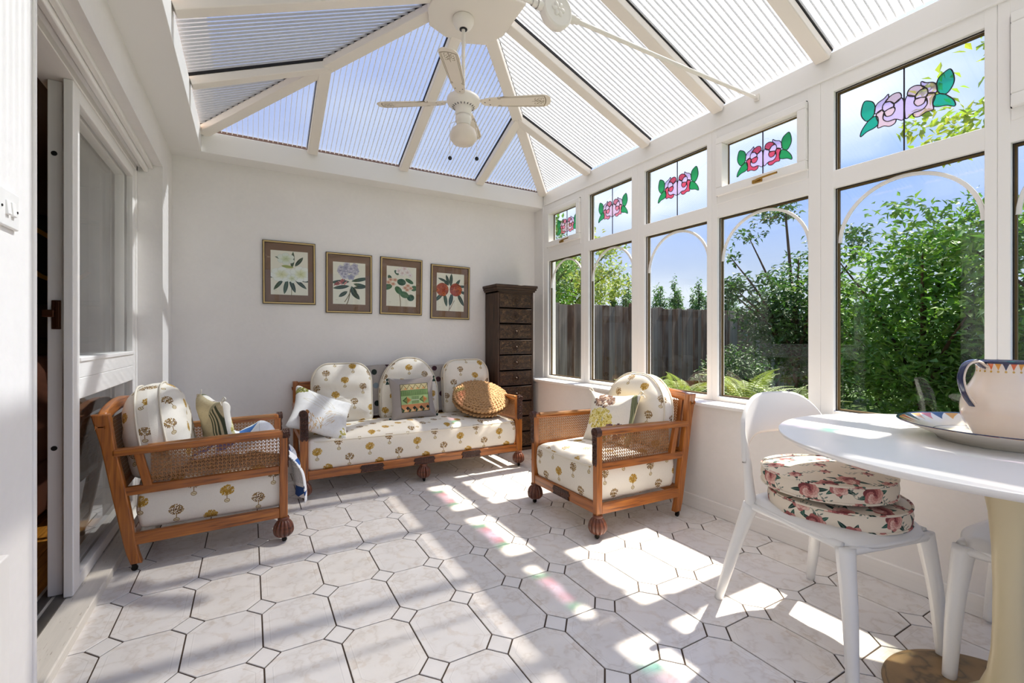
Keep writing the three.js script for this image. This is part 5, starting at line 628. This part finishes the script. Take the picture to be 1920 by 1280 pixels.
// ---------------------------------------------------------------- ceiling fan and tie bar
{
  const fx = 1.150, fz = -2.62, t = thing('ceiling_fan', 'white four-blade ceiling fan with globe light and gold blade print', 'fan', { pos: [fx, 0, fz] });
  part(t, 'canopy', lathe([[0.001, 3.10], [0.062, 3.10], [0.066, 3.09], [0.064, 3.07], [0.052, 3.045], [0.034, 3.032], [0.026, 3.03], [0.001, 3.03]], 40), mFan); part(t, 'rubber_collar', lathe([[0.001, 3.034], [0.024, 3.034], [0.024, 3.026], [0.001, 3.026]], 24), mBlack);
  part(t, 'down_rod', lathe([[0.001, 3.03], [0.011, 3.03], [0.011, 2.62], [0.001, 2.62]], 20), mFan);
  part(t, 'motor', lathe([[0.001, 2.635], [0.03, 2.635], [0.035, 2.62], [0.085, 2.612], [0.100, 2.60], [0.103, 2.585], [0.097, 2.565], [0.074, 2.548], [0.05, 2.54], [0.05, 2.50], [0.046, 2.49], [0.001, 2.49]], 56), mFan);
  { const L = []; for (let k = 0; k < 20; k++) { const a = k / 20 * 6.283, g = bb(0.058, 0.08, -0.0012, 0.0012, -0.0022, 0.0022); g.rotateZ(0.55); g.rotateY(a); g.translate(Math.cos(a) * 0.010, 2.556 - 0.045, -Math.sin(a) * 0.010); L.push(g); } part(t, 'vent_slots', merge(L), mGasket); }
  part(t, 'light_kit', lathe([[0.001, 2.492], [0.047, 2.492], [0.05, 2.48], [0.048, 2.455], [0.043, 2.452], [0.043, 2.44], [0.038, 2.43], [0.001, 2.43]], 40), mFan);
  part(t, 'globe', lathe([[0.001, 2.436], [0.036, 2.436], [0.042, 2.43], [0.072, 2.405], [0.083, 2.375], [0.080, 2.345], [0.062, 2.322], [0.035, 2.312], [0.001, 2.310]], 48), MP({ color: 0xf3e9da, roughness: 0.35, transmission: 0.25, thickness: 0 }), 'unlit opal glass globe');
  const bt = canvasTex(512, 160, (g, w, h) => { g.fillStyle = '#ece2d3'; g.fillRect(0, 0, w, h); g.strokeStyle = '#7b6a48'; g.lineWidth = 3; g.lineJoin = 'round'; for (const k of [0, 9]) { g.beginPath(); g.moveTo(150, 26 + k); g.lineTo(w - 54, 20 + k); g.quadraticCurveTo(w - 24 - k, h / 2, w - 54, h - 20 - k); g.lineTo(150, h - 26 - k); g.stroke(); } for (const y of [34, h - 34]) { g.beginPath(); g.arc(140, y, 12, 0, 6); g.stroke(); g.beginPath(); g.arc(140, y, 5, 0, 6); g.stroke(); } for (let k = 0; k < 9; k++) { g.beginPath(); g.arc(w - 110 + (k % 3) * 22, h / 2 - 24 + Math.floor(k / 3) * 24, 10, k, k + 4.6); g.stroke(); } g.beginPath(); g.moveTo(w - 140, h / 2); g.lineTo(w - 45, h / 2); g.stroke(); g.fillStyle = '#4a4034'; for (const [x, y] of [[34, h / 2], [70, 52], [70, h - 52]]) { g.beginPath(); g.arc(x, y, 5, 0, 6.3); g.fill(); } }, { clamp: true });
  const mb = M({ map: bt, roughness: 0.45 });
  for (let k = 0; k < 4; k++) {
    const a = -0.02 + 29.742 * Math.PI / 180 * -1 + k * Math.PI / 2 - 0.03;
    const sh = smooth([[0.12, -0.022], [0.15, -0.034], [0.30, -0.046], [0.46, -0.054], [0.51, -0.050], [0.535, -0.030], [0.54, 0], [0.535, 0.030], [0.51, 0.050], [0.46, 0.054], [0.30, 0.046], [0.15, 0.034], [0.12, 0.022], [0.112, 0]], 4), g = extr(sh, 0.006, 0.0015, 1); g.rotateX(-Math.PI / 2); const uv = g.attributes.uv, p = g.attributes.position; for (let i = 0; i < uv.count; i++) uv.setXY(i, (p.getX(i) - 0.105) / 0.44, 0.5 + p.getZ(i) / 0.125); g.rotateX(-0.18); g.translate(0, 2.575, 0); g.rotateY(a);
    const bl = part(t, 'blade', g, mb), ir = merge(bb(0.07, 0.155, -0.004, 0.004, -0.014, 0.014, 0.003)); ir.rotateX(-0.18); ir.translate(0, 2.583, 0); ir.rotateY(a); part(bl, 'blade_iron', ir, mFan);
  }
  for (const s of [-1, 1]) { const x = s * 0.083 * 0.868, z = s * 0.083 * 0.496, y1 = 2.46; part(t, 'pull_chain', merge(tube([V(x * 0.55, y1, z * 0.55), V(x * 0.95, 2.445, z * 0.95), V(x, 2.40, z), V(x, 2.24, z)], 0.0016, 30, 6)), mFan); const b = new THREE.SphereGeometry(0.0125, 16, 12); b.translate(x, 2.232 - (s > 0 ? 0.004 : 0), z); part(t, 'chain_knob', flat(b), mBlack, 'black pull knob'); }
}
{
  const y = 2.574, z = -1.684, t = thing('tie_bar', 'white roof tie bar with a round flower boss', 'tie bar', { pos: [RX, y, z] }), h = XR - RX;
  for (const s of [-1, 1]) { part(t, 'rod', merge(tube([V(s * 0.05, 0, 0), V(s * h * 0.5, -0.004, 0), V(s * (h - 0.03), 0, 0)], 0.0105, 20, 12), tube([V(s * (h - 0.035), 0, 0), V(s * h, 0.002, 0)], 0.006, 4, 8), bb(s * h - 0.012, s * h, -0.018, 0.022, -0.015, 0.015, 0.003)), mFan); part(t, 'rod_sleeve', merge(tube([V(s * 0.055, 0, 0), V(s * 0.10, 0, 0)], 0.020, 4, 14), tube([V(s * 0.10, 0, 0), V(s * 0.125, 0, 0)], 0.0155, 3, 14)), mFan); }
  const boss = lathe([[0.001, -0.024], [0.066, -0.024], [0.076, -0.018], [0.078, 0.014], [0.072, 0.022], [0.066, 0.0235], [0.060, 0.020], [0.001, 0.020]], 48); boss.rotateX(Math.PI / 2); part(t, 'boss', boss, mFan);
  const L = []; for (let k = 0; k < 6; k++) { const a = k / 6 * 6.283, g = new THREE.SphereGeometry(1, 12, 8); g.scale(0.0155, 0.011, 0.006); g.translate(0.019, 0, 0.021); g.rotateZ(a); L.push(g); } { const g = new THREE.SphereGeometry(0.008, 12, 8); g.translate(0, 0, 0.022); L.push(g); } part(t, 'flower', merge(L), mFan, 'raised six-petal flower');
  part(t, 'hanger', tube([V(0, 0.07, 0), V(0, 0.62, 0)], 0.009, 6, 10), mFan);
}

// ---------------------------------------------------------------- the room behind the patio door
{
  const mDarkWall = M({ map: tex(128, 128, (u, v) => { const k = 1 + 0.06 * (fbm(u, v, 5, 5, 4, 501) - 0.5); return [0.42 * k, 0.33 * k, 0.27 * k]; }, { srgb: true }), roughness: 0.9 });
  structMesh('wall_livingroom', 'brown walls and ceiling of the dim room behind the door', 'wall', uvBox(merge(bb(-4.2, -0.76, -0.1, 2.6, -5.6, -5.4), bb(-4.4, -4.2, -0.1, 2.6, -5.6, 1.8), bb(-4.2, -0.76, -0.1, 2.6, 1.65, 1.8), bb(-4.4, -0.76, 2.45, 2.64, -5.6, 1.8), bb(-0.95, -0.76, -0.1, 2.6, -5.6, ZB - 0.2))), mDarkWall);
  structMesh('baseboard_livingroom', 'brown skirting and dado rail in the dim room', 'baseboard', merge(bb(-4.2, -0.95, 0, 0.12, -5.4, -5.385, 0.003), bb(-4.2, -0.95, 1.07, 1.12, -5.4, -5.38, 0.004)), M({ color: 0x4a382c, roughness: 0.6 }));
  const fl = struct('floor_livingroom', 'orange oak board floor in the dim room', 'floor'); const mb = [0, 1, 2].map((k) => M({ map: woodTex(511 + k * 7, [0.70, 0.45, 0.16], [0.50, 0.29, 0.09], [0.80, 0.55, 0.24]), roughness: 0.35 }));
  part(fl, 'subfloor', bb(-4.2, -0.76, -0.1, 0.0, -5.4, 1.65), mGrout); for (let k = 0; k < 22; k++) part(fl, 'floorboard', wbox(-0.762 - (k + 1) * 0.156 + 0.002, -0.762 - k * 0.156, 0, 0.018, -5.4, 1.65, 0.002), mb[k % 3]);
  const mLeather = M({ map: tex(256, 256, (u, v) => { const k = 1 + 0.2 * (fbm(u, v, 6, 6, 5, 521) - 0.5); return [0.36 * k, 0.21 * k, 0.145 * k]; }, { srgb: true }), roughness: 0.5 });
  const s = thing('leather_sofa', 'brown leather sofa seen through the open patio door', 'sofa', { pos: [-1.35, 0.018, -4.05] });
  part(s, 'base', uvBox(softBox(0.62, 0.30, 1.5, 0.04, { crown: 0.01 }).translate(0, 0.22, 0)), mLeather); part(s, 'seat', uvBox(softBox(0.55, 0.16, 1.2, 0.05, { crown: 0.03 }).translate(-0.02, 0.43, 0)), mLeather); part(s, 'backrest', uvBox(softBox(0.24, 0.62, 1.5, 0.07, { bulge: 0.03 }).translate(0.18, 0.66, 0)), mLeather); for (const z of [-0.68, 0.68]) part(s, 'arm', uvBox(softBox(0.6, 0.5, 0.2, 0.07, { crown: 0.02 }).translate(0, 0.33, z)), mLeather); for (const x of [-0.25, 0.25]) for (const z of [-0.65, 0.65]) part(s, 'leg', box(0.05, 0.08, 0.05, x, 0.04, z, 0.006), mIron);
  const p = thing('dark_picture', 'dark painting with yellow strokes in the room behind the door', 'picture', { pos: [-1.42, 1.78, -5.4] });
  part(p, 'frame', merge(bb(-0.42, 0.42, 0.34, 0.38, 0, 0.03, 0.004), bb(-0.42, 0.42, -0.38, -0.34, 0, 0.03, 0.004), bb(-0.42, -0.38, -0.38, 0.38, 0, 0.03, 0.004), bb(0.38, 0.42, -0.38, 0.38, 0, 0.03, 0.004)), mIron); const pg = new THREE.PlaneGeometry(0.78, 0.7); pg.translate(0, 0, 0.012); part(p, 'canvas', flat(pg), M({ map: canvasTex(256, 256, (g, w, h) => { g.fillStyle = '#14121a'; g.fillRect(0, 0, w, h); g.strokeStyle = '#d8a028'; g.lineWidth = 13; g.lineCap = 'round'; g.beginPath(); g.moveTo(60, 20); g.lineTo(150, 90); g.stroke(); g.beginPath(); g.arc(128, 120, 70, 0.6, 2.8); g.stroke(); }, { clamp: true }), roughness: 0.6 }));
}
// ---------------------------------------------------------------- outdoors
structMesh('wall_house', 'rendered upper house wall above the conservatory', 'wall', uvBox(merge(bb(-0.9, XL - 0.02, 2.64, 5.6, -9, 4), bb(-0.9, -0.76, -0.1, 2.64, -9, -5.4))), M({ map: tex(256, 256, (u, v) => { const a = fbm(u, v, 8, 8, 5, 601), k = 1 + 0.12 * (a - 0.5); return [0.72 * k, 0.62 * k, 0.54 * k]; }, { srgb: true }), roughness: 0.95 }));
{
  const tg = tex(512, 512, (u, v) => { const a = fbm(u, v, 6, 6, 5, 611), b = fbm(u, v, 60, 60, 2, 612), k = 0.6 * a + 0.4 * b; return [lerp(0.16, 0.36, k), lerp(0.24, 0.46, k), lerp(0.08, 0.17, k)]; }, { srgb: true, rep: [0.25, 0.25] });
  structMesh('ground', 'green lawn and soil outside the windows', 'ground', uvBox(bb(-14, 40, -0.4, -0.16, -40, 20)), M({ map: tg, roughness: 1 }));
  // feather-edge fence running away from the corner
  const f = thing('garden_fence', 'weathered dark brown board fence beyond the corner windows', 'fence', { pos: [0, -0.16, -4.85] }), mf = [0, 1, 2, 3].map((k) => M({ map: tex(128, 256, (u, v) => { const g = fbm(u, v, 14, 2, 4, 621 + k * 5), a = fbm(u, v, 3, 5, 4, 622 + k * 5), b = sstep(0.35, 0.75, a); const c = [[0.36, 0.265, 0.205], [0.45, 0.415, 0.385], [0.30, 0.215, 0.165], [0.40, 0.34, 0.30]][k], d = [0.52, 0.49, 0.46]; return c.map((x, i) => lerp(x, d[i], b * 0.55) * (0.7 + 0.6 * g)); }, { srgb: true, rep: [4, 0.7] }), roughness: 0.95 }));
  reseed(630); let x = 2.92; for (let k = 0; k < 62; k++) { const w = rr(0.095, 0.135), g = uvBox(bb(0, w + 0.012, 0, 1.70 + rr(-0.015, 0.012), -0.009, 0.009, 0.002), [k * 0.17, k * 0.3]); g.rotateY(0.055); const b = part(f, 'board', g, mf[Math.floor(rnd() * 4)]); b.position.set(x, 0.02, (k % 2) * 0.008); x += w; }
  for (const px of [3.0, 4.8, 6.6, 8.4]) part(f, 'post', wbox(px, px + 0.09, -0.1, 1.78, -0.12, -0.03, 0.004), mf[2]);
  for (const y of [0.35, 0.95, 1.5]) part(f, 'rail', wbox(2.95, x, y, y + 0.08, -0.035, -0.008, 0.003), mf[2]);
}
// plants
function leafGeo(L, W, fold = 0.25) { const g = new THREE.BufferGeometry(), P = [0, 0, 0, L * 0.4, fold * W, W / 2, L, 0, 0, 0, 0, 0, L, 0, 0, L * 0.4, fold * W, -W / 2]; g.setAttribute('position', new THREE.Float32BufferAttribute(P, 3)); g.setAttribute('uv', new THREE.Float32BufferAttribute(new Float32Array(12), 2)); g.computeVertexNormals(); return g; }
const leafM = (c) => MP({ color: c, roughness: 0.75, transmission: 0.45, thickness: 0, vertexColors: false });
const leafMats = { lime: leafM(0xa6b94e), mid: leafM(0x6f9f36), dark: leafM(0x466f2c), conifer: leafM(0x5a8738), fern: leafM(0x84973a), yellow: leafM(0xa9c23a) };
const mBark = M({ map: woodTex(641, [0.30, 0.23, 0.17], [0.17, 0.125, 0.09], [0.42, 0.35, 0.27]), roughness: 0.95 });
function foliage(parent, blobs, n, mat, L, W, tint) {   // leaves scattered through ellipsoids [x, y, z, rx, ry, rz, hollow]
  const m = new THREE.InstancedMesh(leafGeo(L, W), mat, n), q = new THREE.Matrix4(), e = new THREE.Euler(), Q = new THREE.Quaternion(), c = new THREE.Color(); const vol = blobs.map((b) => b[3] * b[4] * b[5]), tot = vol.reduce((a, b) => a + b, 0);
  for (let i = 0; i < n; i++) { let k = 0, r = rnd() * tot; while (r > vol[k] && k < blobs.length - 1) r -= vol[k++]; const b = blobs[k], a = rr(0, 6.283), z = rr(-1, 1), rad = Math.pow(lerp(b[6] ?? 0.2, 1, rnd()), 0.6), s = Math.sqrt(1 - z * z); e.set(rr(-0.9, 0.9), rr(0, 6.283), rr(-0.9, 0.5)); Q.setFromEuler(e); const g = rr(0.7, 1.25); q.compose(V(b[0] + Math.cos(a) * s * rad * b[3], b[1] + z * rad * b[4], b[2] + Math.sin(a) * s * rad * b[5]), Q, V(g, g, g)); m.setMatrixAt(i, q); c.setScalar(1).multiplyScalar(rr(0.65, 1.15)); c.r *= rr(0.85, 1.25); m.setColorAt(i, c); }
  m.name = 'foliage'; m.castShadow = m.receiveShadow = true; m.userData.kind = 'stuff'; parent.add(m); return m;
}
function sprigs(rng, c, R, n, size) { const b = []; for (let i = 0; i < n; i++) { const a = rr(0, 6.283), z = rr(-0.7, 1), s = Math.sqrt(1 - z * z * 0.99); b.push([c[0] + Math.cos(a) * s * R[0], c[1] + z * R[1], c[2] + Math.sin(a) * s * R[2], size * rr(0.6, 1.2), size * rr(0.35, 0.7), size * rr(0.6, 1.2), 0]); } return b; }
function tree(name, label, pos, trunkH, blobs, n, mat, L, W, category = 'tree') {
  const t = thing(name, label, category, { pos }); const top = blobs.reduce((m, b) => Math.max(m, b[1]), 0);
  part(t, 'trunk', taper([V(0, -0.2, 0), V(0.05, trunkH * 0.5, 0.03), V(-0.02, trunkH, 0), V(0.03, Math.max(trunkH + 0.2, top * 0.75), 0.02)], [0.07, 0.05, 0.028, 0.006], 20, 8), mBark);
  blobs.filter((_, i) => i % 2 === 0).slice(0, 14).forEach((b) => part(t, 'branch', taper([V(0.02, Math.min(trunkH, b[1] * 0.8), 0), V(b[0] * 0.5, lerp(trunkH, b[1], 0.6), b[2] * 0.5), V(b[0], b[1], b[2])], [0.03, 0.02, 0.006], 10, 5), mBark));
  foliage(t, blobs, n, mat, L, W); return t;
}
const GY = -0.16;
reseed(701); tree('leafy_tree', 'light green leafy tree behind the fence', [5.7, GY, -8.0], 1.6, [[0, 2.3, 0, 1.3, 0.9, 1.0, 0.3], ...sprigs(0, [0, 2.6, 0], [1.5, 1.0, 1.2], 26, 0.42)], 9000, leafMats.lime, 0.10, 0.05);
reseed(702); tree('leafy_tree', 'darker leafy tree at the far corner window', [4.6, GY, -7.4], 1.4, [[0, 2.2, 0, 0.9, 1.1, 0.9, 0.2], ...sprigs(0, [0, 2.8, 0], [0.9, 1.1, 0.9], 16, 0.40)], 7000, leafMats.mid, 0.09, 0.045);
reseed(703); for (let k = 0; k < 15; k++) { const h = rr(2.2, 2.8), x = 7.5 + k * 0.30; const t = thing('conifer', 'slim pointed conifer in the hedge behind the fence', 'conifer', { pos: [x, GY, -8.2 + rr(-0.3, 0.3)], group: 'hedge conifers behind the fence' }); part(t, 'trunk', taper([V(0, 0, 0), V(0, h * 0.6, 0), V(0, h, 0)], [0.06, 0.04, 0.006], 8, 6), mBark); const b = []; for (let j = 0; j < 26; j++) { const f = j / 26; for (let i = 0; i < 3; i++) { const a = rr(0, 6.283), r = 0.40 * (1 - f * 0.90) * rr(0.3, 1); b.push([Math.cos(a) * r, 0.15 + f * h + rr(0, 0.1), Math.sin(a) * r, 0.13 * (1.1 - f), 0.17, 0.13 * (1.1 - f), 0]); } } foliage(t, b, 6500, leafMats.conifer, 0.10, 0.04); }
reseed(704); tree('shrub_tree', 'dark open shrub with slender stems in the fourth window', [6.35, GY, -3.45], 0.9, [[0, 1.55, 0, 0.85, 0.75, 0.7, 0.1], [0.3, 1.0, 0.3, 0.8, 0.6, 0.7, 0.1], ...sprigs(0, [0, 2.1, 0], [0.95, 1.05, 0.8], 34, 0.24)], 9000, leafMats.dark, 0.085, 0.045);
reseed(705); tree('bush', 'bright green dense bush filling the window behind the jug', [6.15, GY, -2.05], 0.6, [[0, 1.4, 0, 1.2, 0.95, 0.9, 0.15], [0.2, 0.8, 0.5, 1.2, 0.8, 1.0, 0.15], [0.1, 2.2, 0.15, 0.7, 0.5, 0.5, 0.1], ...sprigs(0, [0, 1.55, 0.05], [1.25, 1.15, 0.9], 30, 0.30)], 17000, leafMats.mid, 0.085, 0.05, 'bush');
reseed(706); tree('bush', 'green bush at the right edge outside the last windows', [5.6, GY, -0.5], 0.6, [[0, 1.5, 0, 1.1, 1.2, 1.0, 0.15], ...sprigs(0, [0, 1.8, 0], [1.2, 1.2, 1.0], 20, 0.35)], 11000, leafMats.mid, 0.09, 0.05, 'bush');
reseed(707); tree('tall_tree', 'tall tree with overhanging light green branches above the mauve roses', [8.2, GY, -0.75], 2.6, [...sprigs(0, [-0.4, 6.2, 1.15], [1.5, 2.2, 1.5], 52, 0.46), ...sprigs(0, [-2.0, 3.5, -0.55], [0.8, 0.55, 0.7], 18, 0.26)], 16000, leafMats.yellow, 0.11, 0.055);  // unseen upper crown widened to shade the windows past the right edge
reseed(708); tree('bush', 'low dark shrub between the fence and the open shrub', [6.6, GY, -4.5], 0.4, [[0, 0.6, 0, 0.9, 0.6, 0.3, 0.1]], 3500, leafMats.dark, 0.07, 0.04, 'bush');
reseed(709); tree('bush', 'wide distant green shrub row closing the garden', [10.5, GY, -4.2], 0.6, [[0, 1.0, 0, 1.2, 1.0, 3.4, 0.3], ...sprigs(0, [0, 1.3, 0], [1.2, 0.9, 3.2], 24, 0.5)], 12000, leafMats.mid, 0.12, 0.06, 'bush');
// ferns under the windows
{
  const frond = (L, s) => { const G = []; reseed(s); const N = 22, pt = (t) => V(L * t, L * (0.75 * t - 0.62 * t * t), 0); for (let i = 1; i < N; i++) { const t = i / N, p = pt(t), w = L * 0.30 * Math.sin(Math.PI * Math.min(1, 0.12 + t * 0.95)) * (1 - 0.4 * t); for (const sd of [1, -1]) { const g = leafGeo(w, L * 0.045, 0.2); g.rotateY(-sd * 1.25); g.rotateX(sd * 0.12); g.translate(p.x, p.y, p.z); G.push(flat(g)); } } G.push(tube([0, 0.25, 0.5, 0.75, 1].map(pt), 0.0035, 16, 5)); return merge(G); };
  const fr = [frond(0.46, 1), frond(0.40, 2), frond(0.50, 3)];
  [[3.52, 0.46, -2.95, 'yellow-green fern seen over the right armchair'], [3.50, 0.52, -2.30, 'large fern at the left foot of the fourth window'], [3.55, 0.42, -2.0, 'fern at the right foot of the fourth window'], [3.60, 0.36, -3.55, 'small fern in the middle window bottom']].forEach(([x, y, z, label], k) => { const t = thing('fern', label, 'fern', { pos: [x, GY, z], group: 'ferns under the windows' }); reseed(720 + k); part(t, 'crown', taper([V(0, 0, 0), V(0, y + 0.16, 0)], [0.05, 0.06], 4, 8), mBark); for (let i = 0; i < 11; i++) { const f = part(t, 'frond', fr[i % 3], leafMats.fern); f.position.set(0, y + 0.18, 0); f.rotation.set(0, i / 11 * 6.283 + rr(-0.2, 0.2), rr(0.25, 0.7), 'YXZ'); } });
}
renderer.render(scene, camera);
